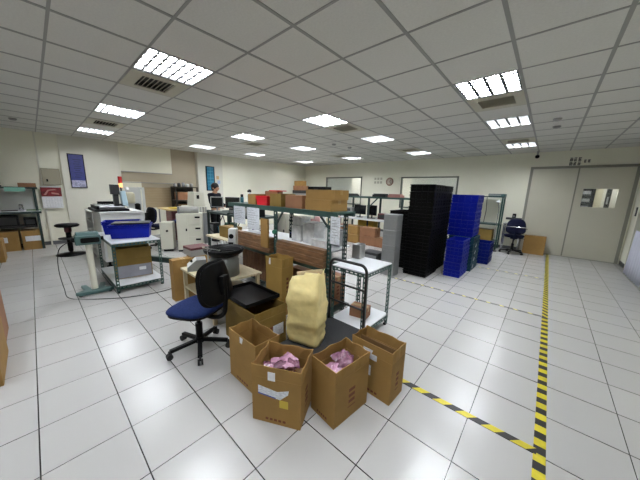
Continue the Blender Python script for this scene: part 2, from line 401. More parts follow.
for cx, cy in LIGHTS:
    loc = (GX+(cx+.5)*P6, GY+(cy+.5)*P6, ZC)
    L_ = 'bright square louvred ceiling light, %s, %s' % (names_x[cx], names_y[cy])
    if first: lt0.location = loc; lt0['label'] = L_; first = False
    else: dup(lt0, loc, 0, L_)
def make_vent():
    t = thing('ceiling_vent', '', 'air vent', (0, 0, 0), 0, 'square air-conditioning vents in the ceiling')
    h = P6/2-.012
    f = B().m(VENTF); f.box(-h, -h, -.008, h, -.17, .012).box(-h, .17, -.008, h, h, .012).box(-h, -.17, -.008, -.19, .17, .012).box(.19, -.17, -.008, h, .17, .012).build('frame', t)
    B().m(VENTD).box(-.2, -.2, .06, .2, .2, .07).box(-.2, -.2, .0, -.19, .2, .06).box(.19, -.2, .0, .2, .2, .06).build('duct', t)
    for k in range(7):
        y = -.14+.046*k
        B().m(VENTF).prism([(y, -.004), (y+.006, -.004), (y+.03, .03), (y+.024, .03)], 'x', -.19, .19).build('slat', t)
    return t
vl = ['beside the near left louvred light', 'between the two far left lights', 'behind the large right-hand light over the walkway', 'behind the middle light over the rack', 'in front of the light over the standing person', 'in front of the light nearest the door', 'near the back wall above the right back window', 'near the back wall above the left back window']
v0 = make_vent()
for n, (cx, cy) in enumerate(VENTS):
    loc = (GX+(cx+.5)*P6, GY+(cy+.5)*P6, ZC); L_ = 'cream square ceiling vent with dark slats, '+vl[n]
    if n == 0: v0.location = loc; v0['label'] = L_
    else: dup(v0, loc, 0, L_)
for n, (gx, gy, L_) in enumerate([(.5, 4.75, 'white round smoke detector on the right ceiling, nearer one of two'), (.5, 5.7, 'white round smoke detector on the right ceiling, farther one of two'), (-6.5, 4.4, 'small round detector on the middle ceiling, nearer one'), (-6.4, 5.4, 'small round detector on the middle ceiling, farther one'), (-12.3, -4.5, 'small round detector on the far left ceiling')]):
    x, y = GX+gx*P6, GY+gy*P6
    bb = B().m(GREYP).lathe([(.055, 0), (.055, -.015), (.04, -.035), (.0001, -.04)], (x, y, ZC)); tag(bb.build('smoke_detector'), L_, 'smoke detector', 'ceiling detectors')
cm = thing('dome_camera', 'small black dome security camera hanging from the ceiling left of the door', 'camera', (2.2, 9.2, ZC))
B().m(GREYP).lathe([(.02, 0), (.02, -.1), (.045, -.11)]).build('bracket', cm); B().m(BLACKP).ball((0, 0, -.14), .05).build('dome', cm)
# lamps added in the neighbouring room to brighten its windows
for x, L_ in ((-4.3, 'added ceiling lamp lighting the next room behind the left back window'), (-.6, 'added ceiling lamp lighting the next room behind the right back window'), (3.0, 'added ceiling lamp lighting the next room behind the double door')):
    t = thing('room_fill_lamp', L_, 'ceiling light', (x, YB+1.1, ZC-.02)); B().m(WHITEM).box(-.6, -.15, 0, .6, .15, .04).build('housing', t)
    B().m(EMT).cyl((-.55, 0, -.06), (.55, 0, -.06), .05, n=10).build('tube', t)
# ---------------------------------------------------------------- floor tape
TPA = tape_material('hazard_tape_bars', 0, 1, .13); TPB = tape_material('hazard_tape_slanted', 1, 1, .12); TPD = tape_material('hazard_tape_thin', 1, 1, .16, .28); TPC = tape_material('hazard_tape_cross', 1, -1, .16)
t = thing('floor_tape', 'long yellow and black hazard tape running along the floor to the door', 'floor tape', (2.785, 0, 0))
B().m(TPA).box(-.03, .9, 0, .03, 4.42, .001).build('tape_strip', t); B().m(TPB).box(-.03, 4.42, 0, .03, 9.38, .001).build('tape_strip', t)
tag(B().m(TPC).box(1.86, 2.0, 0, 2.77, 2.05, .0022).build('floor_tape'), 'short yellow and black tape across the floor beside the nearest open cartons', 'floor tape')
tag(B().m(TPD).box(.66, 4.415, 0, 2.75, 4.44, .0012).box(.62, 4.415, 0, .66, 4.45, .0012).build('floor_tape'), 'thin hazard tape across the floor in front of the black crates', 'floor tape')
tag(B().m(TPD).box(1.66, 6.49, 0, 2.75, 6.515, .0012).build('floor_tape'), 'thin hazard tape across the floor beyond the blue crates', 'floor tape')
# ---------------------------------------------------------------- cartons
def carton(label, loc, rz, w, d, h, cm=CARD, open_=True, flap=.085, group='open cardboard cartons on the floor', lean=(.06, .05, -.05, .06), lower=0, prints=True, name='cardboard_box'):
    t = thing(name, label, 'box', loc, rz, group); th = .005; hb = h-flap if open_ else h
    b = B().m(cm); x, y = w/2, d/2
    if open_:
        b.box(-x, -y, 0, x, -y+th, hb).box(-x, y-th, 0, x, y, hb).box(-x, -y+th, 0, -x+th, y-th, hb).box(x-th, -y+th, 0, x, y-th, hb).box(-x+th, -y+th, 0, x-th, y-th, th)
    else:
        b.box(-x, -y, 0, x, y, h); b.m(TAPEB).box(-x-.0006, -.025, h-.05, x+.0006, .025, h+.0008)
        b.m(CARDI).box(-x+.003, -.0015, h, x-.003, .0015, h+.0012)
    if prints:
        b.m(PRINT)
        for k in range(5): b.box(-w*.22+k*w*.09, -y-.0006, hb*.07, -w*.22+k*w*.09+w*.06, -y, hb*.12)
        for k in range(3): b.box(x, -d*.1, hb*(.35+.13*k), x+.0006, d*.08, hb*(.42+.13*k))
        b.box(x, -d*.12, hb*.25, x+.0006, d*.1, hb*.27)
    b.build('body', t)
    if open_:
        for k, (ax, s_) in enumerate((('y', -1), ('y', 1), ('x', -1), ('x', 1))):
            f = B().m(cm); ln = lean[k]*flap
            if ax == 'y': u0, u1, o = -x, x, s_*(y-th/2)
            else: u0, u1, o = -y, y, s_*(x-th/2)
            e = .003; n = 6; vs = []
            for q in range(n+1):
                uu = u0+(u1-u0)*q/n; wob = .004*math.sin(q*1.9+k)
                for zz, oo in ((hb+.0025, -.001*s_), (h+wob, ln+wob)):
                    for tt in (-th/2, th/2):
                        c = o+s_*oo+tt; vs.append((uu, c, zz) if ax == 'y' else (c, uu, zz))
            fs = []
            for q in range(n):
                a, c = q*4, q*4+4; fs += [(a, c, c+2, a+2), (a+1, a+3, c+3, c+1), (a+2, c+2, c+3, a+3), (a, a+1, c+1, c)]
            fs += [(0, 2, 3, 1), (n*4, n*4+1, n*4+3, n*4+2)]
            f.add(vs, fs); f.build('flap', t)
    return t
def sticker(t, face, w, h, u, z, sw, sh, m=PAPERP, name='label', off=.0012, tilt=0):
    """paper sticker on the front (-y) or right (+x) face of a carton with half sizes w, h"""
    b = B().m(m)
    pts = [(-sw/2, -sh/2), (sw/2, -sh/2), (sw/2, sh/2), (-sw/2, sh/2)]; c, s_ = math.cos(tilt), math.sin(tilt)
    pts = [(u+a*c-e*s_, z+a*s_+e*c) for a, e in pts]
    if face == 'f': b.prism(pts, 'y', -h-off, -h)
    elif face == 'r': b.prism(pts, 'x', w, w+off)
    return b.build(name, t)
def pouches(cx, cy, z, n, spread, rz, desc, seed, mats):
    rnd = random.Random(seed)
    for k in range(n):
        b = B(); b.m(mats[k % len(mats)]); N_ = 9; sx, sy, sz = .058, .042, .02; vs = []; fs = []
        for top in (1, -1):
            for i in range(N_+1):
                for j in range(N_+1):
                    u = i/N_*2-1; v = j/N_*2-1; hgt = max(0, (1-u**4)*(1-v**4))**.6
                    nn = noise.noise(Vector((u*2.3+seed, v*2.3, k*3.1)))*.016
                    vs.append((u*sx, v*sy, top*hgt*sz+nn*(1 if hgt > 0 else 1)))
        o = (N_+1)**2
        for i in range(N_):
            for j in range(N_):
                a = i*(N_+1)+j; fs += [(a, a+N_+1, a+N_+2, a+1), (o+a, o+a+1, o+a+N_+2, o+a+N_+1)]
        b.add(vs, fs, True); ob = b.build('antistatic_pouch')
        ang = k*2.4; rr = spread*(.25+.75*((k*37 % 10)/10))
        lx, ly = rr*math.cos(ang), rr*.6*math.sin(ang)
        ob.location = (cx+lx*math.cos(rz)-ly*math.sin(rz), cy+lx*math.sin(rz)+ly*math.cos(rz), z+.036*(k % 3))
        ob.rotation_euler = (rnd.uniform(-.4, .4), rnd.uniform(-.4, .4), rz+rnd.uniform(-1.2, 1.2))
        tag(ob, desc, 'plastic pouch', desc)
# A: nearest front-left carton
A = carton('open brown carton nearest the camera with a torn white and blue shipping label', (1.405, 1.165, 0), .48, .34, .26, .42, lean=(.01, .01, .01, .02))
lA = B().m(PAPERP).prism([(-.125, .275), (.01, .25), (.09, .275), (.085, .245), (.03, .195), (-.125, .215)], 'y', -.1315, -.13); lA.m(mat('blue_print', '4A56A0', .6)).prism([(-.125, .222), (-.125, .212), (.0, .196), (.0, .206)], 'y', -.1318, -.1305)
lA.build('shipping_label', A)
sticker(A, 'f', .17, .13, .055, .165, .06, .055, YEL, 'yellow_sticker'); sticker(A, 'f', .17, .13, -.03, .355, .05, .06, PAPER, 'paper_strip', off=.003)
B().m(CARDI).box(-.16, -.12, .006, .16, .12, .26).build('packed_sheets', A)
pouches(1.405, 1.165, .30, 12, .10, .48, 'crumpled pink film pouch inside the nearest carton with a torn label', 11, [PINKD, PINK])
# B
Bx = carton('open brown carton with dark red side printing, right of the nearest carton', (1.675, 1.465, 0), -.11, .23, .345, .42, lean=(.01, .0, .01, .02))
B().m(PRINT).box(-.1156, -.05, .12, -.115, .05, .16).box(-.1156, -.03, .18, -.115, .07, .24).build('side_print', Bx)
B().m(CARDI).box(-.105, -.16, .006, .105, .16, .25).build('packed_sheets', Bx)
pouches(1.675, 1.465, .29, 12, .085, 1.46, 'shiny pink film pouch inside the middle carton of the front row', 23, [PINK, PINK, PINKD])
# C
Cx = carton('open brown carton standing rightmost beside the hazard tape', (1.775, 1.815, 0), -.03, .35, .205, .42, lean=(.0, .02, .02, -.05))
sticker(Cx, 'f', .175, .1025, -.01, .335, .12, .075, PAPERP); sticker(Cx, 'f', .175, .1025, -.05, .2, .11, .085, PAPERP)
for k in range(2): B().m(CARDI).box(-.165, -.06+.06*k, .006, .165, -.056+.06*k, .39).build('divider', Cx)
# D
Dx = carton('open empty brown carton left of the nearest carton, below the chair', (.995, 1.2, 0), 0, .37, .22, .42, lean=(.01, .0, .02, .0), cm=CARD)
sticker(Dx, 'f', .185, .11, .0, .385, .045, .05, PAPER)
# E
Ex = carton('wide open brown carton carrying the black plastic tray', (.51, 1.54, 0), 0, .54, .37, .42, cm=CARD2, lean=(0, 0, 0, .01))
sticker(Ex, 'r', .27, .185, .085, .17, .13, .12, PAPERP)
# F on a low pallet
carton('low flat carton under the tall open carton by the bench', (.2, 2.12, 0), .05, .32, .26, .17, open_=False, group=None, prints=False)
Fx = carton('tall open brown carton standing in front of the steel rack', (.175, 2.135, .172), .1, .28, .20, .54, cm=mat('cardboard_yellowish', '9A7B3A', .8, var=.08, scale=4), lean=(.0, .05, .03, .04), flap=.11)
sticker(Fx, 'f', .14, .10, -.07, .49, .03, .08, PAPER)
# black tray on E
t = thing('plastic_tray', 'shallow black plastic tray lying on the wide open carton', 'tray', (.37, 1.56, .428), 0)
b = B().m(BLACKP); b.box(-.27, -.2, 0, .27, .2, .006); b.box(-.27, -.2, .006, .27, -.185, .04).box(-.27, .185, .006, .27, .2, .04).box(-.27, -.185, .006, -.255, .185, .04).box(.255, -.185, .006, .27, .185, .04)
b.build('tray_body', t, bevel=.003)
# ---------------------------------------------------------------- sack
def sack():
    b = B().m(SACK); n, mh = 40, 26; vs = []; fs = []; W, D, H = .148, .11, .62
    for j in range(mh+1):
        v = j/mh; z = H*v
        for i in range(n):
            a = 2*PI*i/n; c, s_ = math.cos(a), math.sin(a); e = 2/7.
            k = 1-.10*max(0, v-.75)*4*(1 if abs(s_) > .3 else .2)
            if v < .06: k *= .9+.1*v/.06
            x = W*abs(c)**e*(1 if c > 0 else -1)*(1+.05*math.sin(v*PI)); y = D*abs(s_)**e*(1 if s_ > 0 else -1)*k*(1+.1*math.sin(v*PI))
            if v > .8: y *= 1-(v-.8)*2.4
            p = Vector((x*6, y*6, z*6)); r = noise.noise(p)*.016+abs(noise.noise(p*2.1))*.02-abs(noise.noise(p*3.3))*.014
            m = Vector((x, y, 0)).normalized()*r
            zz = z+(.06*c+.02*math.sin(5*a))*max(0, v-.85)/.15
            vs.append((x+m.x, y+m.y, zz))
    for j in range(mh):
        for i in range(n): fs.append((j*n+i, j*n+(i+1) % n, (j+1)*n+(i+1) % n, (j+1)*n+i))
    fs.append(tuple(range(n))[::-1]); fs.append(tuple(range(mh*n, mh*n+n)))
    b.add(vs, fs, True); t = thing('sack', 'crumpled cream woven plastic sack standing on the black platform trolley', 'sack', (1.10, 1.70, .176), .3); b.build('sack_body', t)
    s2 = B().m(mat('sack_fold', 'B9A88A', .7, var=.1)); 
    s2.bar((-.12, .03, .60), (.13, .035, .665), .012, .05).build('rolled_top', t)
sack()
# ---------------------------------------------------------------- platform trolley
t = thing('platform_trolley', 'black platform hand trolley with folding tube handle', 'trolley', (1.2, 1.83, 0))
B().m(mat('trolley_rubber_deck', '1D1F22', .6, bump=.3, bscale=160)).slab((0, 0, .16), (.46, .74, .025), .03).build('deck', t, bevel=.004)
B().m(BLACKM).box(-.22, -.36, .12, .22, .36, .148).build('frame', t)
h = B().m(BLACKM); y = .34
def arc(cx, cz, r, a0, a1, y, n=6): return [(cx+r*math.cos(math.radians(a0+(a1-a0)*k/n)), y, cz+r*math.sin(math.radians(a0+(a1-a0)*k/n))) for k in range(n+1)]
h.tube([(-.22, y, .15)]+arc(-.15, .78, .07, 180, 90, y)+arc(.15, .78, .07, 90, 0, y)+[(.22, y, .15)], .0145, 10)
h.tube([(-.22, y, .40), (.22, y, .40)], .011, 8); h.tube([(-.22, y, .60), (.22, y, .60)], .011, 8)
h.build('handle', t)
for sx in (-.17, .17):
    for sy in (-.29, .29):
        w_ = B().m(RUBBER).cyl((sx-.016, sy, .05), (sx+.016, sy, .05), .05, n=20).build('wheel', t); B().m(GREYM).box(sx-.024, sy-.02, .05, sx-.02, sy+.02, .12).box(sx+.02, sy-.02, .05, sx+.024, sy+.02, .12).build('fork', w_)
# ---------------------------------------------------------------- slotted steel tables
def steel_table(label, loc, rz, W, D, H, zs, mt=GREEN, overs=.0):
    t = thing('steel_table', label, 'table', loc, rz)
    for x, fx in ((0, 1), (W, -1)):
        for y, fy in ((0, 1), (D, -1)):
            B().m(mt).angle((x, y, .02), (x, y, H), (fx, 0, 0), (0, fy, 0)).build('leg', t)
            # feet
    for z in zs+[H]:
        f = B().m(mt)
        f.angle((0, -.0035, z), (W, -.0035, z), (0, 0, -1), (0, 1, 0)).angle((0, D+.0035, z), (W, D+.0035, z), (0, 0, -1), (0, -1, 0))
        f.angle((-.0035, 0, z), (-.0035, D, z), (0, 0, -1), (1, 0, 0)).angle((W+.0035, 0, z), (W+.0035, D, z), (0, 0, -1), (-1, 0, 0)); f.build('rail', t)
        B().m(BOARDW).box(-overs, -overs, z+.001, W+overs, D+overs, z+.013).build('tabletop' if z == H else 'shelf', t)
    for x in (0.005, W-.035):
        for y in (.005, D-.035): B().m(RUBBER).box(x, y, 0, x+.03, y+.03, .022).build('foot', t)
    return t
steel_table('small green slotted-steel table with white top behind the platform trolley', (.95, 2.24, 0), 0, .43, .54, .745, [.13])
carton('small dark brown box on the lower shelf of the small steel table', (1.17, 2.5, .146), .2, .2, .14, .12, cm=CARDD, open_=False, group=None, prints=False)
steel_table('green slotted-steel table with white top carrying two blue totes', (-3.05, .8, 0), .0, 1.22, .60, .725, [.10])
def tote(label, loc, rz, w, d, h, m=BLUEC, m2=None, group='blue plastic totes on the steel table', name='plastic_tote', ribs=6, taper=.9):
    t = thing(name, label, 'crate', loc, rz, group)
    b = B().m(m); th = .006; k = taper
    def ring(z, s_, i): x, y = w/2*s_-i, d/2*s_-i; return [(-x, -y, z), (x, -y, z), (x, y, z), (-x, y, z)]
    vs = ring(0, k, 0)+ring(h, 1, 0)+ring(h, 1, th)+ring(.006, k, th)
    fs = [(0, 3, 2, 1)]+[(i, (i+1) % 4, 4+(i+1) % 4, 4+i) for i in range(4)]+[(4+i, 4+(i+1) % 4, 8+(i+1) % 4, 8+i) for i in range(4)]+[(8+i, 8+(i+1) % 4, 12+(i+1) % 4, 12+i) for i in range(4)]+[(12, 13, 14, 15)]
    b.add(vs, fs); b.build('body', t)
    b = B().m(m)
    for z0, e in ((h-.018, .010), (h-.045, .006)): b.box(-w/2-e, -d/2-e, z0, w/2+e, -d/2, z0+.012).box(-w/2-e, d/2, z0, w/2+e, d/2+e, z0+.012).box(-w/2-e, -d/2, z0, -w/2, d/2, z0+.012).box(w/2, -d/2, z0, w/2+e, d/2, z0+.012)
    b.build('rim', t)
    if m2:
        b = B().m(m2)
        for i in range(ribs):
            x = -w/2*.85+w*.85*i/(ribs-1); b.box(x-.003, -d/2*.98-.004, .015, x+.003, -d/2*.95, h-.04)
        b.build('ribs', t)
    return t
tote('blue plastic tote on the steel table, front one holding a dark tray', (-2.27, 1.14, .74), 1.22, .52, .34, .21, BLUEC)
tote('blue plastic tote on the steel table, rear one by the white machine', (-2.78, 1.12, .74), 1.3, .5, .33, .21, BLUEC)
tag(B().m(DARKG).box(-.24, -.15, 0, .24, .15, .02).build('dark_tray', None, bevel=.004), 'dark flat tray lying across the front blue tote', 'tray').matrix_world = Matrix.Translation((-2.3, 1.16, .952)) @ Matrix.Rotation(1.22, 4, 'Z')
tag(B().m(PAPER).box(-.1, -.08, 0, .12, .09, .004).build('paper_sheet'), 'white sheet of paper lying in the rear blue tote', 'paper').location = (-2.8, 1.1, .752)
c_ = carton('open carton with grey printed front on the lower shelf of the tote table', (-2.35, 1.12, .116), PI/2-.1, .46, .46, .47, cm=CARD2, group=None, flap=.16, lean=(-.1, .05, .02, .02))
B().m(mat('grey_board', '8A8A92', .7, var=.1)).box(-.22, -.2325, .01, .22, -.2305, .2).build('grey_front', c_); sticker(c_, 'f', .23, .2325, .1, .13, .09, .05, PAPER)
# cable on the floor
cb_ = B().m(RUBBER); pts = [(-2.17, .40, .76), (-2.2, .30, .66), (-2.25, .27, .4), (-2.2, .29, .12), (-2.05, .33, .006), (-1.75, .62, .006), (-1.55, .95, .006), (-1.5, 1.35, .006), (-1.7, 1.75, .006)]
def smooth(pts, n=6):
    P_ = [Vector(p) for p in pts]; out = []
    for i in range(len(P_)-1):
        a, b, c, d = P_[max(i-1, 0)], P_[i], P_[i+1], P_[min(i+2, len(P_)-1)]
        for k in range(n):
            t = k/n; out.append(.5*((2*b)+(c-a)*t+(2*a-5*b+4*c-d)*t*t+(3*b-a-3*c+d)*t**3))
    out.append(P_[-1]); return out
cb_.tube(smooth(pts), .005, 6); tag(cb_.build('power_cable'), 'black power cable hanging from the pedestal machine onto the floor', 'cable')
# ---------------------------------------------------------------- pedestal machine
t = thing('pedestal_machine', 'teal and white pedestal counting machine with splayed feet, left of the tote table', 'machine', (-2.2, .6, 0), 1.52)
b = B().m(TEAL); b.prism([(-.21, -.14), (-.16, -.19), (.16, -.19), (.21, -.14), (.12, -.06), (-.12, -.06)], 'z', .015, .06); b.prism([(-.14, .19), (-.08, .2), (-.03, -.08), (-.1, -.08)], 'z', .015, .055); b.prism([(.14, .19), (.08, .2), (.03, -.08), (.1, -.08)], 'z', .015, .055); b.build('base', t, bevel=.006)
for x, y in ((-.16, -.15), (.16, -.15), (-.11, .17), (.11, .17)): B().m(RUBBER).cyl((x, y, 0), (x, y, .016), .02, n=12).build('foot', t)
B().m(CREAM).cyl((0, -.08, .06), (0, -.04, .71), .038, n=20).build('column', t)
b = B().m(TEAL); b.box(-.135, -.11, .71, .135, .1, .84); b.prism([(-.10, .84), (.09, .84), (.06, .88), (-.07, .88)], 'x', -.12, .12); b.build('head', t, bevel=.012)
B().m(BLACKP).slab((0, 0, 0), (.2, .07, .012), .02).build('display', t).matrix_local = Matrix.Translation((.02, -.115, .775)) @ Matrix.Rotation(PI/2, 4, 'X')
b = B().m(BLACKP); b.cyl((-.135, -.03, .78), (-.17, -.03, .78), .028).cyl((.135, -.03, .78), (.17, -.03, .78), .028); b.build('knob', t)
# ---------------------------------------------------------------- stool
t = thing('swivel_stool', 'black round swivel stool by the left wall', 'stool', (-5.15, .58, 0))
B().m(BLACKP).lathe([(.0001, .62), (.17, .62), (.2, .64), (.2, .665), (.17, .685), (.0001, .69)]).build('seat', t)
B().m(MAROON).lathe([(.05, .5), (.06, .52), (.06, .6), (.05, .62)]).build('height_collar', t)
B().m(BLACKP).lathe([(.03, .06), (.045, .1), (.045, .5), (.03, .5)]).build('column', t)
B().m(BLACKP).lathe([(.25, 0), (.25, .02), (.08, .05), (.05, .06)]).build('base', t)
B().m(BLACKM).lathe([(.10, .36), (.17, .36), (.17, .38), (.10, .38), (.05, .38)]).build('foot_ring', t)
# ---------------------------------------------------------------- office chair in front
def office_chair(label, loc, rz, seatm, backm, shell, sh=.45, group=None, phase=.35):
    """faces local +x"""
    t = thing('office_chair', label, 'chair', loc, rz, group)
    def pad(n, cx, cz, w, d, h, m, vertical=False, curve=0):
        b = B().m(m); N_, R_ = 32, 6; vs = []; fs = []
        for r in range(2*R_+1):
            s_ = math.sin(PI*r/(2*R_)); zz = -math.cos(PI*r/(2*R_))*h/2
            k = s_**.35
            for i in range(N_):
                a = 2*PI*i/N_; c, q = math.cos(a), math.sin(a); e = .62
                x = w/2*abs(c)**e*(1 if c > 0 else -1)*k; y = d/2*abs(q)**e*(1 if q > 0 else -1)*k
                if vertical: vs.append((cx+zz+curve*(y/(d/2))**2*.05+.03*math.sin((x/(w/2))*1.5), y*(1-.14*(x/(w/2))), cz+x))
                else: vs.append((cx+x, y*(1+.06*x/(w/2)), cz+zz+.012*(x/(w/2))**2*(-1 if x > 0 else 1)))
        for r in range(2*R_):
            for i in range(N_): fs.append((r*N_+i, r*N_+(i+1) % N_, (r+1)*N_+(i+1) % N_, (r+1)*N_+i))
        b.add(vs, fs, True); return b.build(n, t)
    pad('seat', .0, sh-.01, .44, .45, .075, seatm); pad('seat_shell', .0, sh-.045, .42, .43, .04, shell)
    pad('backrest', -.24, sh+.26, .40, .42, .05, backm, True, 1.0); pad('backrest_shell', -.268, sh+.26, .37, .39, .03, shell, True, 1.0)
    b = B().m(shell); b.tube(smooth([(-.05, 0, sh-.085), (-.2, 0, sh-.09), (-.29, 0, sh-.03), (-.31, 0, sh+.12), (-.305, 0, sh+.29)]), .022, 8); b.box(-.325, -.045, sh+.16, -.285, .045, sh+.33); b.build('back_support', t, bevel=.004)
    B().m(shell).box(-.1, -.08, sh-.095, .1, .08, sh-.06).build('mechanism', t, bevel=.01)
    B().m(BLACKP).tube([(0, -.08, sh-.08), (.02, -.2, sh-.08), (.03, -.24, sh-.085)], .006).build('lever', t)
    b = B().m(BLACKP); b.cyl((0, 0, .1), (0, 0, .27), .032).cyl((0, 0, .27), (0, 0, sh-.09), .018); b.build('column', t)
    b = B().m(BLACKP); b.cyl((0, 0, .075), (0, 0, .13), .04)
    for k in range(5):
        a = 2*PI*k/5+phase; c, s_ = math.cos(a), math.sin(a); b.bar((0, 0, .1), (c*.26, s_*.26, .075), .04, .03)
    b.build('star_base', t, bevel=.006)
    for k in range(5):
        a = 2*PI*k/5+phase; c, s_ = math.cos(a)*.265, math.sin(a)*.265; q = B().m(RUBBER)
        q.cyl((c-.022*math.sin(a), s_+.022*math.cos(a), .027), (c-.006*math.sin(a), s_+.006*math.cos(a), .027), .027).cyl((c+.022*math.sin(a), s_-.022*math.cos(a), .027), (c+.006*math.sin(a), s_-.006*math.cos(a), .027), .027).cyl((c, s_, .04), (c, s_, .08), .009)
        q.build('caster', t)
    return t
office_chair('blue office chair with black shell seen from behind, in front of the cartons', (.28, 1.065, 0), math.radians(206), BLUEF, BLACKF, BLACKP, phase=1.03)
office_chair('dark office chair by the tan desk near the left wall', (-4.66, 2.23, 0), math.radians(105), NAVYF, NAVYF, BLACKP, sh=.58)
office_chair('navy office chair with chrome backrest bar left of the double door', (2.03, 8.8, 0), math.radians(97), NAVYF, NAVYF, NAVYF, sh=.5)
# ---------------------------------------------------------------- work table with vibratory feeder
t = thing('wooden_table', 'low pale wooden table carrying the vibratory feeder and control box', 'table', (-.87, 1.33, 0))
B().m(WOOD).box(0, 0, .475, .87, .66, .5).build('tabletop', t, bevel=.002)
B().m(WOOD).box(.03, .02, .24, .84, .64, .26).build('shelf', t)
for x in (.02, .81):
    for y in (.02, .60): B().m(WOOD).box(x, y, 0, x+.04, y+.04, .475).build('leg', t)
t = thing('vibratory_feeder', 'grey drum feeder with wide black bowl on the low wooden table', 'machine', (-.24, 1.62, .5))
B().m(mat('drum_grey_paint', '7A7D7A', .4, metal=.3)).lathe([(.17, 0), (.17, .2), (.155, .21), (.155, .235)], n=36).build('drum', t)
B().m(BLACKP).lathe([(.10, .235), (.17, .25), (.225, .29), (.235, .33), (.228, .33), (.21, .29), (.15, .262), (.0001, .255)], n=40).build('bowl', t)
b = B().m(BLACKP)
for k in range(26): a0 = k*.4; r = .21-.003*k; 
b.tube([((.215-.004*k)*math.cos(k*.35), (.215-.004*k)*math.sin(k*.35), .315-.0018*k) for k in range(28)], .006, 6); b.build('spiral_track', t)
b = B().m(CHROME); b.bar((-.1, -.2, .34), (.14, -.12, .34), .02, .005).bar((.05, -.22, .20), (.05, -.22, .38), .015).bar((-.15, -.18, .34), (-.3, -.1, .30), .03, .02); b.build('chute', t)
t = thing('inspection_head', 'white upright sensor housing with round black lens above the feeder bowl', 'sensor', (-.47, 1.87, .5), .75)
b = B().m(WHITEM); b.prism([(-.05, .28), (.05, .28), (.055, .52), (-.045, .52)], 'y', -.05, .06); b.build('housing', t, bevel=.01)
B().m(BLACKP).cyl((-.005, -.056, .42), (-.005, -.05, .42), .032, n=24).build('lens', t); B().m(BLACKP).box(-.02, -.02, 0, .02, .02, .29).build('stand', t); B().m(BLACKP).box(-.045, -.056, .285, .02, -.05, .34).build('connector', t)
t = thing('control_box', 'small grey control box with sloped white front panel on the low wooden table', 'control box', (-.67, 1.46, .5), -.35)
B().m(GREYM).prism([(-.11, 0), (.11, 0), (.11, .14), (.0, .14), (-.11, .05)], 'x', -.1, .1).build('case', t, bevel=.003)
p_ = B().m(WHITEM); p_.add([(-.095, -.106, .056), (.095, -.106, .056), (.095, -.003, .1415), (-.095, -.003, .1415)], [(0, 1, 2, 3)]); p_.build('panel', t, solid=.003)
B().m(BLACKP).cyl((.02, -.05, .105), (.015, -.065, .125), .014).cyl((-.04, -.05, .105), (-.045, -.06, .118), .009).build('dial', t)
t = thing('linear_fixture', 'chrome and grey feeder bracket with clamps at the left of the bowl', 'fixture', (-.62, 1.75, .5), .2)
b = B().m(GREYM); b.box(-.14, -.1, 0, .1, .12, .03).box(-.12, -.03, .03, -.08, .03, .24).box(.0, -.02, .03, .05, .04, .2); b.build('base', t)
b = B().m(CHROME); b.cyl((-.16, 0, .24), (.12, 0, .24), .012).cyl((-.03, -.08, .18), (-.03, .1, .26), .01).cyl((.03, 0, .2), (.03, 0, .3), .015).cyl((-.1, .05, .05), (-.1, .05, .3), .01); b.build('rods', t)
B().m(BLACKP).box(-.06, -.06, .12, .03, .03, .17).build('clamp', t)
tag(B().m(MAROON).box(-.14, -.14, 0, .14, .14, .12).m(GREYP).box(-.141, -.141, -.0, .141, .141, .09).build('maroon_case', None, bevel=.004), 'grey case with maroon lid behind the control box on a carton', 'case').location = (-1.12, 1.66, .586)
carton('tall narrow brown carton standing at the left end of the low wooden table', (-1.05, 1.42, 0), 0, .13, .28, .575, open_=False, group=None, prints=False)
carton('brown carton under the maroon case behind the tall narrow carton', (-1.14, 1.72, 0), 0, .34, .28, .585, open_=False, group=None, prints=False)
carton('dark reddish box on the lower shelf of the low wooden table', (-.5, 1.6, .262), 0, .4, .25, .18, cm=CARDD, open_=False, group=None, prints=False)
# ---------------------------------------------------------------- rack bench J
RX0, RX1, RY0, RY1, RH = -1.2, .86, 2.31, 2.62, 1.315
t = thing('steel_rack', 'long dark green steel workbench rack with overhead shelf behind the cartons', 'rack', (0, 0, 0))
for x in (RX0, -.14, RX1-.04):
    for y, f in ((RY0, 1), (RY1, -1)): B().m(GREEND if f < 0 else GREEN).angle((x-.02*(f > 0), y, 0), (x-.02*(f > 0), y, RH-.02), (1, 0, 0), (0, f, 0), w=.065 if f > 0 else .04).build('post', t)
b = B().m(GREEN); b.box(RX0-.14, RY0-.02, RH-.06, RX1+.08, RY0+.01, RH).box(RX0-.14, RY1-.01, RH-.06, RX1+.08, RY1+.02, RH).build('beam', t)
B().m(GREEN).box(RX0-.14, RY0+.01, RH-.02, RX1+.08, RY1-.01, RH-.002).build('top_shelf', t)
b = B().m(GREEN); b.box(RX0, RY0, .60, RX1, RY0+.03, .66).box(RX0, RY1-.03, .60, RX1, RY1, .66); b.build('bench_rail', t)
B().m(BOARDW).box(RX0+.06, RY0+.07, .845, RX1-.07, RY1+.16, .865).build('bench_top', t)
B().m(GREEND).box(RX0, RY0+.1, .10, RX1, RY1+.1, .12).build('bottom_shelf', t)
b = B().m(GREEND); b.bar((.02, RY0+.02, 1.27), (-.12, RY0+.02, 1.08), .03, .01); b.bar((RX1-.2, RY0+.02, 1.27), (RX1-.05, RY0+.02, 1.12), .03, .01); b.build('brace', t)
WRAP = mat('wrapped_cardboard', '7A5A3E', .45, var=.35, scale=9, stretch=(1, 1, 5), bump=.2, bscale=30)
